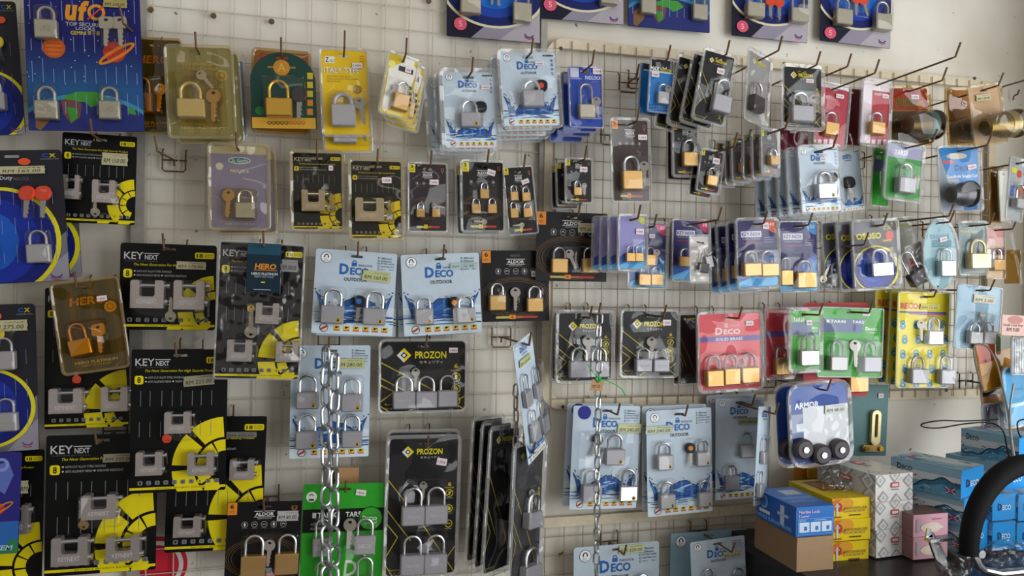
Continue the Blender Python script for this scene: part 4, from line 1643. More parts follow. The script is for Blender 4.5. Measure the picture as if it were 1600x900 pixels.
pack('clear turned pack with blue and steel lock at right edge', 'misc', (1580, 248, 1602, 252, 1592, 345, 1568, 340), .19, 's 1576 312 1594 326 290', base='#9aa0a0', shell=2, hk=.06, extra=e_edge, yaw=10)
mb = MB()
tube(mb, [at(1577, 345, .2), at(1583, 380, .2), at(1592, 420, .2), at(1598, 452, .2)], .004, CLEAR, 8)
tag(mb.build('plastic_strip'), 'long clear plastic strip hanging at the right edge', 'plastic strip')

# ------------------------------------------------------------------ left column
pack('dark blue disc pack peeking out behind the RM 165 pack', 'cx', (-40, 262, 116, 264, 131, 432, -30, 440), .05, shell=None, hk=0, disc=(.38, .70, .62, .50), base='#55524c')


def e_cx(p):
    p.text('Duty', 0, 275, 20, 283, '#b9b9c0', 4, 0, .02)
    p.text('PADLOCK', 21, 277, 46, 282, '#6f6d78', 4)


pack('dark pack with RM 165 label, red keys and steel padlock', 'cx', (-62, 236, 95, 234, 111, 438, -48, 446), .095, 's 47 382 84 411 359; s -36 382 2 411 359', 'r 45 303 50; r 70 303 50', 'o 39 253 20 11', tape=(('RM 165.00', 0, 260, 72, 272),), shell=None, hk=0, rad=.04, extra=e_cx, disc=(.34, .68, .60, .60))
KB = ('KEYNEXT', .2, .68, .8, .84, '#d0cccc')
pack('black block lock pack with RM 150 label below space themed pack', 'keynext', (93, 206, 215, 214, 210, 355, 99, 344), .06, 'k 100 275 127 312 275; k 148 283 184 318 283', 'n 151 332 32 180', tape=(('RM 150.00', 160, 240, 201, 259),), shell=None, rad=.03, R=.38, zc=.30, brand=KB, hk=.05)
pack('wide black block lock pack with RM 170 label and two locks', 'keynext', (188, 381, 341, 382, 334, 517, 186, 514), .07, 'k 208 438 259 481 438; k 274 438 322 483 438', 'n 268 494 38 180', tape=(('RM 170.00', 276, 409, 323, 421),), shell=None, rad=.03, R=.40, zc=.22, brand=KB, hk=.05)
pack('lilac and grey padlock pack in yellowed clear shell', 'misc', (328, 226, 418, 229, 418, 357, 331, 356), .08, 'c 369 317 400 343 297', 'b 358 306 44', '', base='#8380b2', tint=AGED, shell=5, stack=1, sdx=.010, sdz=-.006, hl='lilac and grey padlock pack', hk=.04,
     extra=lambda p: (p.rect(320, 220, 425, 241, '#b3ac9a', 2), p.disc(374, 251, 18, '#cfd3d6', 3, ry=6), p.disc(374, 251, 16, '#2f7fae', 3.5, ry=4.6), p.text('St. Guchi', 362, 248, 387, 254, '#dfe8ea', 4), p.text('PADLOCK', 360, 265, 390, 270, '#d6d4dc', 4, 0, .02), p.disc(343, 260, 6, '#c9c7cc', 3), p.text('www.team-hom.com', 352, 347, 398, 352, '#bdbcca', 4), p.text('SIZE 40MM', 335, 226, 350, 229, '#4a4a58', 4)))
pack('tall crinkled black block lock pack with white glare', 'keynext', (344, 374, 474, 386, 470, 593, 334, 592), .150, 'k 400 473 436 505 473; k 356 530 394 563 530; k 431 533 466 564 533', 'n 393 518 44 180; g 393 482 26', tape=(('RM 300.00', 440, 406, 466, 425, '#8d8a8a'),), tint=film('crinkled_shrink_wrap', 'fafafa', .07, .35, 45, .16), shell=1, rad=.02, R=.50, zc=.24, brand=KB, hk=0)


def e_smallhero(p):
    p.rect(384, 376, 444, 398, '#1f4a5e', 2)
    p.text('HERO', 398, 412, 432, 421, '#d0842c', 4, .12, .04)
    p.rect(397, 422, 433, 423, '#d0842c', 4)
    p.text('HERO PLATINUM', 393, 426, 434, 430, '#c9d0d4', 4, 0, .02)
    p.text('HEAVY DUTY LOCK', 398, 431, 428, 434, '#aeb6ba', 4)
    p.rect(408, 440, 414, 442, '#c9c22c', 4)
    p.rect(396, 452, 423, 453, '#9aa3a8', 4)


pack('small dark teal hang card over the crinkled black pack', 'misc', (385, 379, 441, 382, 436, 458, 386, 456), .175, base='#142a38', shell=None, hk=.02, extra=e_smallhero, name='lock_card', cat='card', rad=.03)
pack('black block lock pack behind the tilted olive pack', 'keynext', (68, 449, 202, 451, 202, 667, 72, 670), .06, 'k 83 605 134 643 605; k 162 602 204 640 602', 'r 122 592 26 180', shell=None, rad=.03, brand=KB, hk=0)
pack('tilted olive pack with gold padlock over black pack', 'hero', (84, 446, 181, 434, 203, 570, 99, 585), .115, 'g 115 529 149 554 503 -5', 'gq 156 515 46 -3', 'w 160 466 16 8', shell=4, tint=AMBER, hk=.05)
pack('dark pack with RM 275 label and two steel padlocks at left', 'cx', (-86, 476, 55, 476, 62, 702, -72, 712), .08, 's -8 548 29 577 526; s -4 643 32 672 620', 'y 2 522 30', 'o -1 494 10 10', tape=(('RM 275.00', -18, 500, 45, 517),), shell=None, hk=0, disc=(.42, .70, .55, .52))
pack('black block lock pack with RM 225 label and three locks', 'keynext', (203, 546, 354, 546, 355, 768, 205, 768), .125, 'k 260 641 300 674 641; k 216 703 256 739 703; k 295 703 336 739 703', 'r 262 684 28 180', tape=(('RM 225.00', 287, 586, 336, 602, '#8f8a74', -5),), shell=None, rad=.02, R=.57, zc=.26, brand=KB, hk=.04)
pack('black block lock pack with RM 300 label, behind and lower right', 'keynext', (262, 652, 414, 649, 412, 862, 260, 858), .06, 'k 274 802 315 834 802; k 360 714 398 746 714', '', tape=(('RM 300.00', 353, 674, 402, 683, '#77746a'),), shell=None, rad=.02, R=.57, zc=.36, brand=KB, hk=.04)
pack('black block lock pack with RM 255 label at the lower left', 'keynext', (72, 679, 240, 678, 250, 892, 70, 898), .092, 'k 133 768 186 806 768; k 87 834 142 877 834; k 170 832 223 870 832', 'b 133 818 34 180', tape=(('RM 255.00', 162, 708, 212, 721, '#8f8a74'),), shell=None, rad=.02, R=.56, zc=.26, brand=KB, hk=.04)
pack('black block lock pack behind the blue violet card, bottom left', 'keynext', (-70, 702, 65, 706, 70, 920, -60, 925), .07, 'k 10 785 50 830 785', '', tape=(('RM', 33, 750, 46, 770),), shell=None, rad=.03, R=.6, zc=.30, brand=KB, hk=0)


def e_sys(p):
    p.poly([(0, 725), (14, 720), (22, 742), (8, 772), (-10, 760)], '#5b6cb4', 4)
    p.ring(3, 726, 12, 5, '#7f90cc', 4)
    p.disc(-2, 795, 10, '#b83a34', 4)
    p.ring(2, 794, 22, 3, '#c8782c', 5, ry=6, rot=30)
    p.rect(-60, 815, 40, 870, '#2f63ac', 3)
    p.poly([(0, 860), (20, 840), (32, 850), (32, 866), (0, 868)], '#2c7a4a', 4)
    p.text('SYSTEM', -32, 852, 21, 860, '#a9c4de', 5, .2, .02)


pack('blue violet card with crystal padlock drawing, bottom left edge', 'misc', (-70, 704, 31, 710, 32, 864, -66, 868), .11, base='#2c2a78', shell=None, hk=0, extra=e_sys, rad=.04)
DX = dict(dpad=3)
pack('square black pack with two brass padlocks at bottom left centre', 'aldor', (356, 784, 468, 783, 470, 905, 350, 905), .08, 'b 377 864 415 896 832; b 429 860 466 892 830', 'd 422 850 40', tape=(('RM 80.00', 433, 797, 467, 813, '#a9a9a6'),), shell=None, rad=.01, ringy=.72, **DX)

# ------------------------------------------------------------------ middle
pack('black block lock pack in yellowed shell, left of the pair', 'keynext', (456, 238, 533, 240, 536, 359, 459, 357), .08, 'k 472 298 508 331 298', 'n 518 326 30 180', 'w 517 263 7 8', tint=AGED, shell=5, brand=KB, R=.46, zc=.30, hk=.05)
pack('black block lock pack in clear shell, right of the pair', 'keynext', (547, 251, 626, 253, 628, 373, 550, 371), .095, 'k 555 311 599 347 311', 'n 609 340 34 180', 'w 604 282 15 9', shell=5, tint=AGED, brand=KB, R=.46, zc=.30, hk=.04)
pack('dark plum pack with two tiny brass padlocks and key', 'aldor', (640, 256, 697, 257, 697, 361, 638, 361), .085, 'b 650 327 663 340 317; b 674 327 687 340 320', 'd 678 322 20 -80', 'w 678 285 14 8', shell=3, hk=.05, base='#2c2026', **A3)
pack('dark pack with three tiny brass padlocks in a triangle', 'aldor', (721, 253, 786, 254, 786, 361, 723, 360), .09, 'b 749 296 763 311 286; b 736 319 750 334 310; b 761 319 775 334 310', 'n 755 347 20 90', 'w 767 270 13 9 15', shell=4, hk=.05, stack=1, sdx=-.003, hl='dark pack with three tiny padlocks', **A3)
pack('dark pack with four tiny brass padlocks beside the frame', 'aldor', (790, 263, 830, 260, 839, 362, 792, 369), .10, 'b 797 300 809 314 290; b 815 301 828 315 292; b 797 326 809 341 316; b 817 325 831 340 317', 'n 814 352 18 90', 'w 820 284 12 7 -18', shell=2, hk=.05, **A3)
pack('light blue pack with two padlocks and RM 160 label', 'deco', (494, 387, 621, 398, 613, 525, 486, 521), .07, 'a 500 477 536 505 450; a 565 481 601 507 453', 'B 561 471 40', dot=True, tape=(('RM 160.00', 566, 424, 610, 440, '#b8bb84', 3),), shell=None, rad=.03, hk=.04, stack=1, sdx=.006, sdz=-.004, hl='light blue pack with RM 160')
pack('light blue pack with two padlocks and orange dotted key', 'deco', (625, 397, 747, 396, 754, 519, 632, 526), .07, 's 648 482 676 507 464; s 712 480 742 504 461', 'O 709 473 40', dot=True, tape=(('RM 126.00', 703, 411, 744, 419, '#a9c0bf'),), shell=None, rad=.03, hk=.04, stack=1, sdx=-.010, sdz=-.004, hl='light blue pack with orange dotted key')
pack('square black pack with two brass padlocks right of blue packs', 'aldor', (749, 391, 858, 392, 857, 503, 757, 501), .055, 'b 763 461 788 485 442; b 821 465 846 487 446', 'd 804 457 36', 'w 833 428 7 9', shell=None, rad=.01, hk=0)
pack('light blue pack with four padlocks behind the thick chain', 'deco', (455, 541, 578, 538, 577, 715, 452, 715), .07, 'a 463 611 498 637 584; a 532 614 566 641 588; a 462 672 497 699 645; a 533 671 565 697 645', '', dot=True, tape=(('RM 280.00', 524, 560, 570, 575, '#b8bb84'),), shell=None, rad=.03, hk=0)
PB = ('PROZON', .25, .45, .80, .58, '#bdbcc2')
pack('wide black pack with three grey padlocks in clear shell', 'prozon', (594, 533, 726, 533, 727, 642, 595, 641), .075, 'a 613 610 647 637 586; a 648 610 681 636 586; a 682 608 713 634 584', 'c 649 581 30', 'w 708 547 14 8', ty=.12, shell=4, brand=PB, hk=.04)
pack('tall black pack with four grey padlocks in two rows', 'prozon', (605, 684, 713, 684, 713, 896, 605, 898), .09, 'a 626 788 661 817 759; a 661 786 697 815 757; a 624 863 660 893 833; a 660 861 696 891 831', 'c 661 757 28', 'w 690 721 16 11 10', ty=.155, shell=5, brand=PB, hk=.05, stack=1, sdx=0, sdz=.006, hl='tall black four padlock pack')
pack('plain brown card peeking out above the green pack', 'misc', (524, 730, 560, 731, 560, 780, 524, 780), .05, base='#b58a62', shell=None, hk=0, hole=False, name='cardboard_piece', cat='card', rad=.01)
pack('big green pack with steel padlocks behind the chain', 'tar', (473, 757, 600, 754, 599, 905, 470, 905), .08, 's 488 838 518 866 808; s 552 833 585 862 806; s 490 900 520 925 872; s 552 898 584 925 866', 'n 547 818 46', 'w 564 769 16 9 8', both=True, bigd=True, shell=None, rad=.01, hk=.03, brand=('DECO', .2, .42, .8, .62, '#d5d3d4'))
pack('tall black pack turned edge on, front of the black trio', 'prozon', (764, 674, 806, 668, 802, 884, 758, 890), .11, 'd 794 720 808 742 700; d 790 790 806 812 770', yaw=42, shell=4, ty=.16, icons=False, stack=2, sdx=-.012, sdz=.006, hl='black pack turned edge on', hk=0)
pack('clear shell with steel padlocks right of the black trio', 'prozon', (804, 702, 846, 690, 842, 900, 797, 910), .14, 'a 813 797 836 822 768; a 808 880 834 908 852', 'c 826 770 30', yaw=38, shell=5, ty=.16, hk=.03, base='#3a393b')
pack('tilted light blue pack seen from its side, four padlocks', 'deco', (792, 541, 824, 531, 858, 692, 832, 716), .17, 's 815 612 826 634 588; s 832 600 842 620 576; s 826 662 838 688 642; s 840 650 852 674 626', '', tape=(('RM 320.00', 808, 558, 828, 568, '#b8bb84'),), yaw=48, shell=None, rad=.03, hk=.05, dot=False)

# ------------------------------------------------------------------ lower right of centre
pack('black pack with two grey padlocks behind the thin chain', 'prozon', (872, 489, 956, 489, 954, 594, 871, 595), .08, 'a 886 563 917 589 541; a 917 563 947 588 541', 'c 917 533 40', '', ty=.19, shell=5, brand=PB, stack=1, sdx=-.006, sdz=-.002, hl='black pack behind thin chain', hk=.03)
pack('black pack with two grey padlocks right of the thin chain', 'prozon', (972, 486, 1058, 487, 1055, 587, 970, 587), .08, 'a 989 560 1014 580 542; a 1016 560 1041 580 543', 'c 1016 534 36', 'w 1041 504 13 9', ty=.17, shell=4, brand=PB, hk=.07)
pack('dark pack edges wedged left of the red pack', 'prozon', (1064, 492, 1090, 492, 1092, 598, 1060, 600), .07, shell=3, icons=False, stack=1, sdx=-.006, hl='dark pack edges by red pack', hk=0, base='#262426')


def e_brass(p):
    p.text('D', 1117, 512, 1128, 523, '#e6c8c8', 4, 0, .03)
    p.text('ECO', 1130, 514, 1156, 522, '#e6c8c8', 4, 0, .03)
    p.rect(1131, 505, 1137, 512, '#d69a9a', 4)
    p.text('PADLOCK', 1139, 507, 1156, 510, '#e0b0b0', 4)
    p.rect(1080, 525, 1200, 533, '#5a4a8c', 3)
    p.text('SOLID BRASS', 1118, 527, 1160, 532, '#d8c6dc', 4, 0, .02)


pack('second red pack mostly hidden right of the three padlock one', 'misc', (1195, 484, 1238, 484, 1238, 588, 1196, 590), .09, 'b 1206 558 1228 585 540', base='#b02f3e', shell=4, hk=0, patch=((0, .32, 1, .40, '#4a3a80'),))
pack('coral red pack with three brass padlocks', 'misc', (1091, 491, 1187, 488, 1189, 604, 1092, 612), .12, 'b 1099 577 1125 603 555; b 1126 574 1151 600 552; b 1152 572 1180 597 550', '', 'w 1170 505 12 7', base='#cf5058', shell=4, extra=e_brass, hk=.04)
pack('red pack behind the large green one with brass padlock below', 'misc', (1254, 474, 1356, 472, 1356, 620, 1256, 620), .08, 'b 1318 580 1347 611 560', base='#b52f38', shell=None, hk=0, patch=((.05, .93, .3, .96, '#d06a6a'),))
pack('small green pack with steel padlock on large green one', 'tar', (1236, 486, 1281, 484, 1279, 576, 1233, 579), .14, 'c 1243 546 1271 570 522', '', 'w 1263 504 9 8', shell=5, hk=.05, base='#5aa84e', brand=('DECO', .15, .45, .85, .66, '#7f7f84'))
pack('large green pack with two steel padlocks beside yellow pack', 'tar', (1281, 482, 1379, 480, 1375, 590, 1274, 588), .11, 's 1289 556 1315 578 531; a 1340 556 1367 580 532', 'c 1332 540 42', 'w 1352 490 12 7', both=True, shell=1, rad=.02, hk=.06)


def e_reco(p):
    p.text('RECO', 1407, 473, 1434, 483, '#c9564a', 4, 0, .04)
    p.rect(1405, 487, 1478, 489.5, '#2f5ab0', 3)
    p.rect(1420, 489.5, 1479, 492, '#c05a8c', 3)
    for i in range(4):
        for j in range(5):
            x, y = 1410 + i * 21 + (j % 2) * 3, 505 + j * 23
            p.ring(x, y, 4, 1.5, '#2a86b4', 3, a0=0, a1=190, n=16)
            p.disc(x, y + 4.5, 4.6, '#2a86b4', 3, n=8)
            p.disc(x, y + 4.5, 1.4, '#c8c06a', 4, n=6)


pack('yellow pack with blue padlock pattern and three steel padlocks', 'misc', (1403, 457, 1484, 457, 1479, 606, 1398, 604), .13, 'c 1441 516 1464 538 494; a 1414 575 1440 598 555; a 1460 576 1483 599 554', 'c 1435 507 32', base='#dccb22', shell=1, extra=e_reco, hk=.03, tape=(('RM 10.00', 1436, 475, 1466, 484, '#c9bf6a'),), stack=2, sdx=-.010, sdz=.004, hl='yellow pack with blue padlock pattern')
pack('grey blue pack with two small steel padlocks at right', 'misc', (1498, 447, 1566, 448, 1556, 547, 1486, 544), .16, 's 1506 517 1526 537 504; s 1528 517 1547 537 502', 'c 1531 492 20', base='#8fb0c4', shell=1, hk=.03, tape=(('RM 5.00', 1519, 461, 1553, 474, '#c9c6b4'),), rad=.03)
pack('light blue pack with round blue dot and RM 240 label', 'deco', (894, 633, 1001, 635, 993, 794, 891, 796), .07, 'a 941 699 971 724 675; a 905 755 935 780 730; c 963 756 991 780 730', 'k 932 686 34 20', dot=True, tape=(('RM 240.00', 964, 662, 1001, 676, '#c3c69a'),), shell=None, rad=.03, emblem=False, dots=(.165, .066, .095), stack=1, sdx=-.006, sdz=.002, hl='light blue pack with blue dot', hk=.06)
pack('light blue pack with four padlocks right of the blue dot one', 'deco', (1006, 640, 1109, 639, 1115, 799, 1015, 807), .085, 's 1023 709 1047 732 690; s 1084 704 1106 726 685; s 1027 770 1051 792 750; s 1087 767 1109 789 748', 'O 1076 699 34', dot=True, tape=(('RM 240.00', 1008, 665, 1050, 677, '#b9c3a9'),), shell=None, rad=.03, stack=1, sdx=-.004, sdz=.004, hl='light blue four padlock pack', hk=.03)
pack('light blue pack in shade left of the side turned pack', 'deco', (1116, 623, 1196, 620, 1191, 776, 1119, 782), .06, 'a 1152 693 1174 713 674; a 1129 742 1150 764 725', '', shell=None, rad=.03, tape=(('RM 180.00', 1152, 652, 1186, 662, '#9a9f7c'),), stack=1, sdx=-.008, sdz=.004, hl='shaded light blue pack', hk=.05)
pack('light blue pack turned to its side by the blue white pack', 'deco', (1193, 641, 1208, 634, 1192, 776, 1168, 800), .17, 's 1184 705 1192 724 684; s 1178 755 1186 776 736', '', yaw=38, shell=None, rad=.03, hk=.04)
pack('lowest light blue pack with RM 320 label at bottom edge', 'deco', (898, 858, 1026, 843, 1032, 1010, 894, 1018), .06, 'a 985 905 1015 930 893', '', tape=(('RM 320.00', 966, 850, 1006, 863, '#c3c69a'),), shell=None, rad=.03, hk=.04)
pack('shaded light blue pack behind the lowest right one', 'deco', (1048, 835, 1166, 824, 1166, 985, 1046, 995), .04, shell=None, rad=.03, hk=0, base='#8fb0c0')  # darker card colour than its siblings, the shade is painted in
pack('lowest light blue pack on the right with lifted corner', 'deco', (1080, 850, 1165, 833, 1166, 985, 1082, 1000), .10, 's 1095 900 1114 925 886; s 1140 897 1162 925 884', '', tape=(('RM 320.00', 1128, 860, 1158, 870, '#b9bba0'),), shell=None, rad=.03, hk=.06)


def e_armor(p):
    p.rect(1225, 590, 1340, 636, '#234a9c', 2)
    p.rect(1255, 632, 1345, 705, '#d9dde2', 3)
    p.text('ARMOR', 1241, 628, 1279, 638, '#e6eaf0', 4, 0, .03)
    p.rect(1236, 648, 1254, 676, '#8f98b8', 3)
    p.rect(1244, 662, 1256, 674, '#d8dde4', 4)
    p.rect(1225, 676, 1345, 730, '#223c7a', 2.5)


for j, (dx, lab, off) in enumerate(((-22, 'dark blue clear pack hanging behind the blue white lettered pack', .15), (0, 'blue and white lettered clear pack with dark round locks', .20))):
    r_, k_ = pack(lab, 'misc', (1231 + dx, 602, 1317 + dx, 600, 1334 + dx, 718, 1240 + dx, 724), off, base='#2a4a94', shell=5, extra=e_armor, hk=.03 if j else 0, rad=.16, tape=() if not j else (('RM 48.00', 1287, 631, 1320, 645, '#d3d5d2'),), hl='blue white lettered pack')
    for (x, y) in ((1250, 700), (1278, 708), (1306, 700)):
        cx, cz = k_.px(x + dx, y)
        m = MB()
        tube(m, [(0, -.004, 0), (0, -.016, 0), (0, -.020, 0)], [14 * k_.sx, 14 * k_.sx, 11 * k_.sx], DARKM, 20)
        o = m.build('disc_lock', r_, (cx, 0, cz))
        m = MB()
        tube(m, [(0, -.018, 0), (0, -.023, 0)], 4 * k_.sx, CHROME, 12)
        m.build('lock_cylinder', o)


def hasp(root, k, x0, y0, x1, y1):
    cx, cz = k.px((x0 + x1) / 2, (y0 + y1) / 2)
    w, h = (x1 - x0) * k.sx, (y1 - y0) * k.sz
    m = MB()
    prism(m, rr(w * .45, h * .82, w * .2, 5, w * .1, h * .09), -.004, -.012, PALE, [rr(w * .16, h * .55, w * .07, 5, w * .1, h * .14)])
    o = m.build('hasp_arm', root, (cx, 0, cz))
    m = MB()
    prism(m, rr(w, h * .16, h * .07, 4, 0, -h * .40), -.003, -.010, BRASS)
    m.build('hinge_plate', o)
    for sx in (-.36, .36):
        m = MB()
        tube(m, [(sx * w, -.008, -h * .40), (sx * w, -.016, -h * .40)], h * .06, GOLD, 10)
        m.build('rivet', o)


r_, k_ = pack('teal pack with upright brass hasp under the red pack', 'misc', (1328, 598, 1388, 603, 1384, 712, 1326, 712), .06, base='#5c7f80', shell=None, hk=0, stick='w 1375 618 8 7', name='hasp_pack', cat='hasp pack', rad=.02, hole=False)
hasp(r_, k_, 1345, 640, 1376, 706)
pack('orange pack with brass lock hidden behind yellow boxes', 'misc', (1240, 722, 1290, 722, 1290, 770, 1240, 770), .03, 'g 1255 728 1274 746 720', base='#c8842c', shell=None, hk=0, hole=False)


# far right cluster
def e_pink(p):
    p.disc(1586, 500, 12, '#b98078', 2, ry=5)
    p.text('RM 9.00', 1572, 512, 1592, 518, '#4a3a3c', 3, .15)
    p.text('Small Coat Key', 1567, 506, 1598, 511, '#5a4a48', 3, .15)


pack('pink header bag with silver pieces at the right edge', 'misc', (1566, 492, 1602, 493, 1602, 527, 1564, 522), .22, base='#d8b4aa', shell=None, hk=0, hole=False, extra=e_pink, name='header_bag', cat='bag', rad=.01)
pack('striped silver pieces under the pink header at right edge', 'misc', (1578, 527, 1604, 528, 1604, 585, 1580, 585), .21, base='#8f959c', tint=CRINK, shell=1, hk=0, hole=False, patch=tuple((.1 + i * .15, .05, .17 + i * .15, .95, '#d6dade') for i in range(6)), name='hardware_bag', cat='bag')
pack('red green and yellow card pack behind the wire loop', 'misc', (1526, 532, 1578, 522, 1590, 590, 1532, 618), .17, base='#c8a23a', tint=AMBER, shell=2, hk=0, hole=False, patch=((0, 0, .55, .45, '#b85048'), (.5, 0, 1, .3, '#2c6a5a'), (.1, .4, .4, .46, '#8f3a34')), name='hardware_pack', cat='hardware pack')
pack('orange and dark hardware pack under the black hook', 'misc', (1530, 600, 1578, 592, 1584, 630, 1534, 640), .15, base='#c98a4a', shell=1, hk=0, hole=False, patch=((0, 0, 1, .5, '#2c2a2c'),), name='hardware_pack', cat='hardware pack')
pack('clear bag of dark pieces above the wave printed boxes', 'misc', (1534, 632, 1590, 628, 1596, 668, 1534, 668), .16, base='#6c6f7c', tint=CRINK, shell=2, hk=0, hole=False, patch=((.1, .1, .2, .9, '#3a3c48'), (.4, .1, .46, .9, '#a9adb8'), (.7, .1, .8, .9, '#44444e')), name='hardware_bag', cat='bag')
pack('bright blue hardware pack with round corners at right edge', 'misc', (1558, 576, 1606, 572, 1616, 660, 1580, 664), .20, base='#4a9fd0', shell=3, hk=0, hole=False, rad=.2, patch=((.1, .62, .9, .68, '#b9d6e6'),), name='hardware_pack', cat='hardware pack')

# ------------------------------------------------------------------ bare hooks, screws and the red sign
hook('empty wire hook on the grid left of the lilac pack', at(274, 252), .10, lean=-.10)
for lab, x, y in (('rusty wall screw nearest the space themed pack', 238, 18), ('rusty wall screw above the clear olive pack', 335, 27), ('rusty wall screw above the green arched pack', 425, 36), ('rusty wall screw near the top left of the blue packs', 669, 4)):
    q = at(x, y, .0)
    m = MB()
    tube(m, [(0, 0, 0), (0, -.010, 0), (0, -.012, -.001), (0, -.015, -.001)], [.0025, .0025, .006, .0045], RUST, 8)
    tag(m.build('wall_screw', None, q), lab, 'screw', 'rusty screws in the upper wall')
q = at(245, 884, .004)
s_ = q.x - at(244, 884, .004).x
root = link('round_sign', None, None, q)
tag(root, 'red round sign with a white ring behind the wire grid', 'sign')
m = MB()
tube(m, [(0, .003, 0), (0, 0, 0)], 48 * s_, ink('#c8283a'), 40)
m.build('disc', root)
m = MB()
ro = [(42 * s_ * math.cos(2 * math.pi * i / 40), 42 * s_ * math.sin(2 * math.pi * i / 40)) for i in range(40)]
ri = [(35 * s_ * math.cos(2 * math.pi * i / 40), 35 * s_ * math.sin(2 * math.pi * i / 40)) for i in range(40)]
prism(m, ro, -.0002, -.0006, ink('#d8d2d0'), [ri])
m.build('white_ring', root, smooth=False)

# ------------------------------------------------------------------ chains
LINKM = {}


def link_mesh(L, W, r, mat):
    k = (L, W, r, mat.name)
    if k not in LINKM:
        m = MB()
        pts = []
        R = W / 2 - r
        hl = L / 2 - r - R
        for i in range(9):
            a = math.pi * i / 8
            pts.append((R * math.cos(a), 0, hl + R * math.sin(a)))
        for i in range(9):
            a = math.pi + math.pi * i / 8
            pts.append((R * math.cos(a), 0, -hl + R * math.sin(a)))
        tube(m, pts, r, mat, 8, True)
        LINKM[k] = m.mesh('chain_link')
    return LINKM[k]


def chain(label, top, bottom, L, W, r, mat, ph=0, sway=0):
    a, b = Vector(top), Vector(bottom)
    root = link('steel_chain', None, None, a)
    tag(root, label, 'chain', 'chains hanging among the packs')
    n = int((a - b).length / (L - 2 * r))
    rnd = random.Random(label)
    me = link_mesh(L, W, r, mat)
    for i in range(n):
        p = a + (b - a) * ((i + .5) / n) - a
        o = link('chain_link', me, root, p + Vector((rnd.uniform(-.001, .001), rnd.uniform(-.001, .001), 0)))
        o.rotation_euler = (rnd.uniform(-.06, .06), rnd.uniform(-.08, .08), math.radians((38 if (i + ph) % 2 else -48) + rnd.uniform(-10, 10)))
    return root


ZN = metal('zinc_plated_steel', 'b9bcbe', .24, .9, (20, 20, 20), .05)
chain('thick zinc chain strand hanging left in front of light blue pack', at(509, 541, .115), at(509, 915, .115), .044, .026, .0034, ZN)
chain('thick zinc chain strand hanging right in front of light blue pack', at(522, 552, .118), at(523, 915, .118), .044, .026, .0034, ZN, 1)
hook('wire hook holding the thick zinc chain strands', at(514, 546, .115), .105)
c_ = chain('thin zinc chain hanging down over the black pack', at(936, 489, .14), at(931, 920, .14), .029, .016, .0021, ZN)
hook('wire hook holding the thin zinc chain', at(936, 492, .14), .125)
chain('thin dark chain partly hidden behind tilted light blue pack', at(806, 600, .145), at(806, 700, .145), .029, .014, .0021, GUN)
# cardboard price tag tied to the thin chain
q = at(932, 602, .155)
root = link('price_tag', None, None, q)
tag(root, 'brown cardboard price tag tied to thin chain with green string', 'tag')
m = MB()
prism(m, [(-.014, -.010), (.012, -.013), (.016, .008), (-.010, .013)], 0, -.0012, ink('#b28a62'))
m.build('card', root, smooth=False)
p = Pr(.03, .03, -.0012)
p.e = -1
p.text('RM 28', .2, .88, .75, 1.1, '#3a3030', 1, .15)
p.mb.build('handwriting', root, (0, 0, -.002), smooth=False)
m = MB()
g = ink('#35b24a', .3)
A = lambda x, y: at(x, y, .158) - q
tube(m, [A(918, 569), A(927, 582), A(937, 593), A(946, 594), A(962, 601), A(972, 608), A(978, 619)], .0012, g, 6)
tube(m, [A(934, 588), A(938, 595), A(935, 597), A(931, 592), A(936, 588), A(940, 594)], .0018, g, 6)
m.build('string', root)


# ------------------------------------------------------------------ boxes on the counter
def carton(label, quad, off, length, yaw=0, side=None, front=None, top=None, cols=('#888888',) * 3, group=None, hollow=False):
    k = frame_from_quad(quad, off, yaw)
    k.M = Matrix.Translation(k.M.translation) @ Matrix.Rotation(math.radians(yaw), 4, 'Z')   # stands upright
    w, h = k.w, k.h - .0008
    root = link('carton', None)
    root.matrix_world = k.M
    tag(root, label, 'box', group)
    m = MB()
    v = [(x, y, z) for x in (-w / 2, w / 2) for y in (0, length) for z in (0, h)]
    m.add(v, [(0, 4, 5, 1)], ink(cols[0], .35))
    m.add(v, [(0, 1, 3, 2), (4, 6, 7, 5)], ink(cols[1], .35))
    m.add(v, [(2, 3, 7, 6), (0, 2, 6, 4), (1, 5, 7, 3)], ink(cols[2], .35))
    m.build('carton_body', root, smooth=False)
    f = MB()
    box(f, -w / 2 + .001, w / 2 - .001, -.0006, .0002, h * .86, h - .0008, ink(cols[0], .35))
    f.build('tuck_flap', root, smooth=False)
    for fn, ww, hh, loc, rot, nm in ((front, w, h, (0, -.0008, 0), (0, 0, 0), 'front_print'), (side, length, h, (-w / 2, length / 2, 0), (0, 0, -math.pi / 2), 'side_print'), (top, w, length, (0, 0, h), (-math.pi / 2, 0, 0), 'top_print')):
        if fn:
            p = Pr(ww, hh, 0)
            fn(p, random.Random(label))
            p.make(nm, root)
            for ch in root.children:
                if ch.name.split('.')[0] == nm:
                    ch.location = loc
                    ch.rotation_euler = rot
    return root, k


def f_deco(p, r):
    p.text('D', .22, .36, .36, .62, '#1c3f78', 2, 0, .03)
    p.text('ECO', .38, .42, .74, .62, '#cfe2f2', 2, 0, .03)


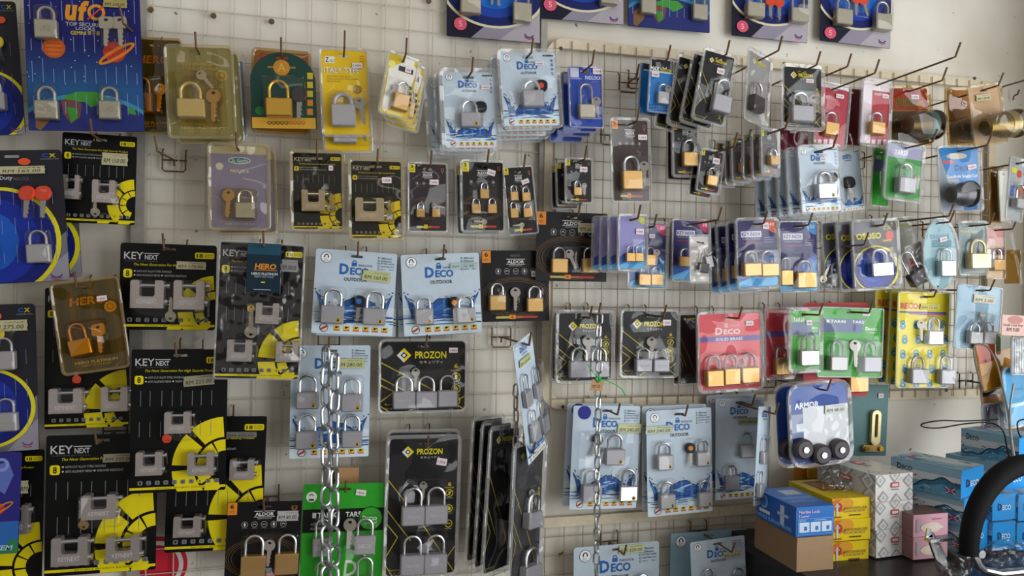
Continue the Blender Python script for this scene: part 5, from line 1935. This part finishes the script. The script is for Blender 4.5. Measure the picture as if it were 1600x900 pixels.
def s_wave(p, r):
    p.rect(0, 0, 1, .30, '#8fb2c6', 1)
    p.rect(0, .30, 1, .62, '#cdd2d6', 1)
    n = 30
    for i in range(n):
        u0, u1 = i / n, (i + 1) / n
        f = lambda u: .40 + .26 * math.sin(u * 5.2 + .6) * (1 - .3 * u) + .05 * math.sin(u * 23)
        p.poly([(u0, 1), (u1, 1), (u1, f(u1) + .22), (u0, f(u0) + .22)], '#3f6f8c', 2)
        p.poly([(u0, 1), (u1, 1), (u1, f(u1) * .55 + .52), (u0, f(u0) * .55 + .52)], '#5f98b8', 3)
        p.line(u0, f(u0) + .22, u1, f(u1) + .22, .02, '#24465e', 3.5)
    for i in range(40):
        p.disc(r.random(), r.uniform(.35, .95), r.uniform(.015, .05), r.choice(['#24465e', '#7fb0c9', '#c9d2d8', '#315e7c']), 4, ry=r.uniform(.004, .010), rot=r.uniform(-30, 30), n=8)
    p.text('D', .10, .14, .16, .36, '#1a2836', 5, 0, .02)
    p.text('ECO', .17, .20, .32, .36, '#1a2836', 5, 0, .01)
    p.rect(.80, .66, .93, .86, '#2a4a8c', 5)
    p.rect(.855, .66, .875, .86, '#c03a44', 6)
    p.rect(.80, .74, .93, .78, '#c03a44', 6)
    p.line(.80, .66, .93, .86, .012, '#d9d6da', 5.5)
    p.line(.80, .86, .93, .66, .012, '#d9d6da', 5.5)


def t_wave(p, r):
    p.rect(0, 0, 1, 1, '#7fa6bc', 1)
    p.rect(.45, 0, 1, 1, '#b9c2c8', 2)
    for i in range(24):
        p.disc(r.uniform(.1, .9), r.random(), r.uniform(.05, .2), r.choice(['#3f6f8c', '#8fb6ca', '#c4cdd2']), 3, ry=r.uniform(.02, .05), rot=r.uniform(60, 110), n=8)
    p.rect(.3, .12, .6, .2, '#b0606c', 4)


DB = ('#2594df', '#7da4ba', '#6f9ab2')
GB = 'blue wave printed boxes on the counter'
dk = dict(cols=DB, group=GB, front=f_deco, side=s_wave, top=t_wave)
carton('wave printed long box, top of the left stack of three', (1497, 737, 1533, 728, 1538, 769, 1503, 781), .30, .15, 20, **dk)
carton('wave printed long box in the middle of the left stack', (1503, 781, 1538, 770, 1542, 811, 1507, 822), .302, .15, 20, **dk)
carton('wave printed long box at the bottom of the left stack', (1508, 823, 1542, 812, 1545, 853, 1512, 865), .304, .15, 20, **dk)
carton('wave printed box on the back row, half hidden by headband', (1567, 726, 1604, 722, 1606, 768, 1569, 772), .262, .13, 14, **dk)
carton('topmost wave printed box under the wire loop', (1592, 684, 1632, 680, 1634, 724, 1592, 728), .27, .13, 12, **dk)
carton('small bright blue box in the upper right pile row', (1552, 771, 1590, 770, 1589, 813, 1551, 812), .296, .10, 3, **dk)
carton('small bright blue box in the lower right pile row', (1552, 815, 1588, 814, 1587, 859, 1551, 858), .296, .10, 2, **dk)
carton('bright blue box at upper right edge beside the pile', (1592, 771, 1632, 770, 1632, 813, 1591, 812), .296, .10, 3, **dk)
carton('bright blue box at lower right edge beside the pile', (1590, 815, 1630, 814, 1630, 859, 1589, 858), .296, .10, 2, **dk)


def f_yellow(p, r):
    p.disc(.2, .3, .22, '#d0702a', 1, ry=.16)
    p.disc(.36, .26, .2, '#d89a2c', 1.5, ry=.13)
    p.disc(.16, .4, .10, '#b0402a', 2)
    p.rect(.10, .22, .15, .85, '#d0d0cc', 3)
    p.rect(.06, .32, .19, .40, '#b4b4b0', 3.5)
    p.rect(.04, .86, .24, .93, '#a84a34', 3)
    p.text('MORTICE DOOR LOCK', .30, .42, .92, .55, '#8a6f3a', 3, 0, .02)
    p.text('LOCKSET', .32, .58, .88, .68, '#a88a4c', 3, 0, .02)
    p.rect(.45, .80, .75, .86, '#5a4a24', 3)


def t_yellow(p, r):
    p.rect(.25, .1, .9, .6, '#8a5a34', 1)
    p.rect(.35, .2, .8, .5, '#b0843c', 2)


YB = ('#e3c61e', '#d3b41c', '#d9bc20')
yk = dict(cols=YB, group='yellow lock boxes stacked on the counter', front=f_yellow)
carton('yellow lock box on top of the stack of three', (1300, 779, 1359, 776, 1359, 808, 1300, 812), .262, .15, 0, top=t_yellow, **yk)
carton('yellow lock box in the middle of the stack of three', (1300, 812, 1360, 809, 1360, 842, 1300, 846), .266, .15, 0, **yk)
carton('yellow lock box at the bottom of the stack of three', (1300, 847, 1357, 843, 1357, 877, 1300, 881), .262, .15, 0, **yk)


def f_white(p, r, bottom=False):
    a = p.h / p.w
    for (u, v) in ((.12, .2), (.5, .05), (.88, .28), (.2, .85), (.55, .98), (.92, .8)):
        for (k, c) in ((.15, '#a4a4a5'), (.10, '#dedcd9'), (.06, '#bcbcbc')):
            p.poly([(u - k, v), (u, v - k / a), (u + k, v), (u, v + k / a)], c, 1 + (.13 - k) * 20)
    p.rrect(.40, .30, .62, .50, '#c24a48', 4)
    p.rrect(.43, .35, .59, .45, '#e6d2d0', 5)
    p.rect(.42, .55, .60, .585, '#8f8f90', 4)
    for i in range(3):
        p.line(.62 + i * .1, .25, .72 + i * .1, .12, .008, '#a8a8a8', 3)


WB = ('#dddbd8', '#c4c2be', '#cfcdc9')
wk = dict(cols=WB, group='white patterned lock boxes on the counter', front=f_white, side=f_white)
carton('white patterned box on top of its stack', (1368, 742, 1426, 738, 1426, 781, 1368, 784), .27, .17, 5, top=f_white, **wk)
carton('white patterned box in the middle of its stack', (1368, 784, 1426, 781, 1426, 824, 1368, 827), .27, .17, 5, **wk)
carton('white patterned box at the bottom of its stack', (1369, 827, 1426, 824, 1425, 867, 1370, 870), .27, .17, 5, **wk)


def f_pink(p, r):
    p.rect(.08, .2, .2, .8, '#b0a0a8', 1)
    p.disc(.5, .6, .3, '#e0c8b4', 1, ry=.12)
    p.rect(.3, .55, .85, .66, '#d8d0c8', 2)
    p.rect(.55, .2, .8, .26, '#a86a80', 2)


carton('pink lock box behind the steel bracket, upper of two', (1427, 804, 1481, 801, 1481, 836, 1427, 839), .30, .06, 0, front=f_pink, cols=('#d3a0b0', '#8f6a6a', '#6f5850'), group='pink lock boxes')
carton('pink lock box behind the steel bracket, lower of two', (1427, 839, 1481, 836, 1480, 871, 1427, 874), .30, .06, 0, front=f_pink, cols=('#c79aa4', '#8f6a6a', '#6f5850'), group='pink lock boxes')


def f_mort(p, r):
    p.text('Mortise Lock', .06, .12, .62, .22, '#d9b4d8', 2, 0, .03)
    p.text('5 Lever', .06, .27, .34, .35, '#d9b4d8', 2, 0, .03)
    p.rect(.05, .40, .96, .94, '#8fc4ea', 1)
    p.rect(.06, .41, .95, .93, '#2a70c0', 2)
    for i in range(3):
        x = .08 + i * .295
        p.rect(x, .52, x + .26, .86, '#c9dcee', 3)
        p.rect(x + .12, .66, x + .2, .80, '#3a78b8', 4)
    for i in range(2):
        p.text(('BEFORE', 'FOR EXAMPLE')[i], .08 + i * .38, .44, .24 + i * .55, .48, '#cfe2f4', 3)


def s_mort(p, r):
    p.rect(.62, .15, .72, .85, '#b4c4dc', 2)
    p.rect(.55, .42, .82, .52, '#a4b6d0', 2)
    p.disc(.2, .3, .10, '#3f86d8', 2)
    p.ring(.2, .3, .10, .02, '#a8c4e8', 3)
    p.text('DOUBLE ELEPHANT BRAND', .03, .78, .9, .92, '#7fb0e4', 3, 0, .02)
    p.rect(.08, .6, .36, .72, '#c4d4e8', 2)


def t_mort(p, r):
    p.rect(.1, .5, .9, .62, '#5f94d0', 1)
    p.rect(.4, .15, .85, .4, '#b4bcd0', 1)
    p.text('LEVER MORTISE LOCK', .12, .68, .88, .78, '#a8c4e8', 2)


carton('blue printed lock box on top of the brown carton', (1244, 792, 1303, 789, 1303, 836, 1244, 838), .30, .14, 0, front=f_mort, side=s_mort, top=t_mort, cols=('#2a70c0', '#2457a8', '#3a6cb4'))
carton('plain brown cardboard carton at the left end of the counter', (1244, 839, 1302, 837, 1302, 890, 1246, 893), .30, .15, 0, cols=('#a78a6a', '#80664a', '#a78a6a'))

# ------------------------------------------------------------------ loose wires and bits on the right
hook('long black wire hook under the grey blue pack', at(1503, 594), .30, mat=BLACKM)


def cable(name, label, cat, pts, off, r, mat, n=4):
    P = [at(x, y, o) for (x, y), o in zip(pts, off)]
    Q = []
    for i in range(len(P) - 1):          # Catmull-Rom
        p0, p1, p2, p3 = P[max(i - 1, 0)], P[i], P[i + 1], P[min(i + 2, len(P) - 1)]
        for j in range(n):
            t = j / n
            Q.append(.5 * ((2 * p1) + (p2 - p0) * t + (2 * p0 - 5 * p1 + 4 * p2 - p3) * t * t + (3 * p1 - p0 - 3 * p2 + p3) * t ** 3))
    Q.append(P[-1])
    m = MB()
    tube(m, Q, r, mat, 6)
    return tag(m.build(name), label, cat)


cable('wire_loop', 'bent steel wire loop hanging before the hardware packs', 'wire', [(1537, 608), (1529, 587), (1522, 555), (1523, 541), (1532, 537), (1546, 546), (1558, 570), (1568, 612), (1575, 646), (1580, 690), (1586, 738)], [.235] * 7 + [.25, .28, .31, .33], .0021, metal('spring_steel', '8f8a84', .35, .8))
cable('wire_loop', 'second steel wire slanting down at the right edge', 'wire', [(1584, 600), (1578, 640), (1581, 690), (1590, 740)], [.26, .28, .31, .335], .0021, metal('spring_steel', '8f8a84', .35, .8))
cable('black_cable', 'thin black cable loop lying across the white wall', 'cable', [(1560, 655), (1535, 656.7), (1500, 657.8), (1473, 657), (1449, 660), (1439, 664), (1447, 668), (1469, 668.5), (1504, 662.7), (1535, 660), (1555, 663), (1568, 675), (1573, 698), (1580, 732)], [.24] * 11 + [.29, .31, .32], .0016, BLACKM)
cable('black_cable', 'short black cable curl beside the right edge', 'cable', [(1600, 655), (1590, 660), (1592, 678), (1602, 690)], [.27] * 4, .0016, BLACKM)

# padded headband standing on the counter
q = at(1604, 850, .40)
root = link('padded_headband', None, None, q)
tag(root, 'black padded arched headband with chrome hinge on the counter', 'headband')
sc_ = (at(1605, 850, .40) - q).x
m = MB()
pts, rad = [], []
for i in range(25):
    a = math.pi * (1.02 - 1.04 * i / 24)
    pts.append((88 * sc_ * math.cos(a), 0, (100 * math.sin(a)) * sc_))
    rad.append((11.0 + 2.0 * math.sin(a)) * sc_)
tube(m, pts, rad, ink('#0f0e10', .75), 14)
m.build('padding', root)
for s in (-1, 1):
    m = MB()
    tube(m, [(s * 86 * sc_, 0, 4 * sc_), (s * 82 * sc_, -.002, -8 * sc_), (s * 76 * sc_, -.004, -20 * sc_), (s * 66 * sc_, -.004, -28 * sc_)], [5 * sc_, 6 * sc_, 5 * sc_, 4 * sc_], CHROME, 10)
    h_ = m.build('hinge_arm', root)
    m = MB()
    tube(m, [(s * 78 * sc_, -.004, -4 * sc_), (s * 78 * sc_, -.016, -4 * sc_)], 5 * sc_, CHROME, 12)
    m.build('hinge_pin', h_)
m = MB()
zf = (CT - q.z)
tube(m, [(-70 * sc_, 0, -26 * sc_), (-40 * sc_, 0, zf + .004), (40 * sc_, 0, zf + .004), (70 * sc_, 0, -26 * sc_)], [4 * sc_, 5 * sc_, 5 * sc_, 4 * sc_], CHROME, 10)
m.build('lower_bar', root)


def crumple(name, label, c, rx, ry, rz, mat, seed, amp=.14):
    rnd = random.Random(seed)
    bm = bmesh.new()
    bmesh.ops.create_icosphere(bm, subdivisions=3, radius=1)
    for v in bm.verts:
        k = 1 + rnd.uniform(-amp, amp)
        v.co = Vector((v.co.x * rx * k, v.co.y * ry * k, max(v.co.z, -.55) * rz * k))
    zm = min(v.co.z for v in bm.verts)
    for v in bm.verts:
        v.co.z -= zm
    me = bpy.data.meshes.new(name)
    bm.to_mesh(me)
    bm.free()
    me.materials.append(mat)
    return tag(link(name, me, None, c), label, 'plastic bag')


q = at(1575, 885, .36)
crumple('plastic_bag', 'crumpled clear plastic bag under the padded headband', (q.x, q.y, CT), .06, .03, .034, CRINK, 3)
q = at(1490, 880, .38)
crumple('plastic_bag', 'crumpled clear plastic bag beside the steel bracket', (q.x, q.y, CT), .03, .03, .05, CRINK, 5)
q = at(1306, 762, .20)
crumple('plastic_bag', 'small crumpled clear bag on the yellow boxes', (q.x, q.y, at(1306, 779, .24).z + .003), .035, .025, .030, CRINK, 8, .2)
# steel bracket in front of the pink boxes
q = at(1462, 872, .36)
root = link('steel_bracket', None, None, (q.x, q.y, CT))
tag(root, 'bent bright steel bracket standing before the pink boxes', 'bracket')
m = MB()
A = lambda x, y: Vector((at(x, y, .36).x - q.x, 0, at(x, y, .36).z - CT))
pr_ = [A(1450, 838), A(1458, 832), A(1466, 846), A(1476, 866), A(1480, 884), A(1474, 884), A(1462, 874), A(1456, 858)]
prism(m, [(v.x, max(v.z, .0)) for v in pr_][::-1], .004, -.002, CHROME)
m.build('curved_plate', root)
m = MB()
a, b = A(1447, 842), A(1486, 834)
box(m, a.x, b.x, -.012, .006, a.z - .004, a.z + .002, CHROME)
m.build('flange', root)
m = MB()
a = A(1450, 830)
prism(m, [(a.x - .006, a.z - .012), (a.x + .010, a.z - .012), (a.x + .006, a.z + .004), (a.x - .003, a.z + .006)], .002, -.002, CHROME)
m.build('lug', root)
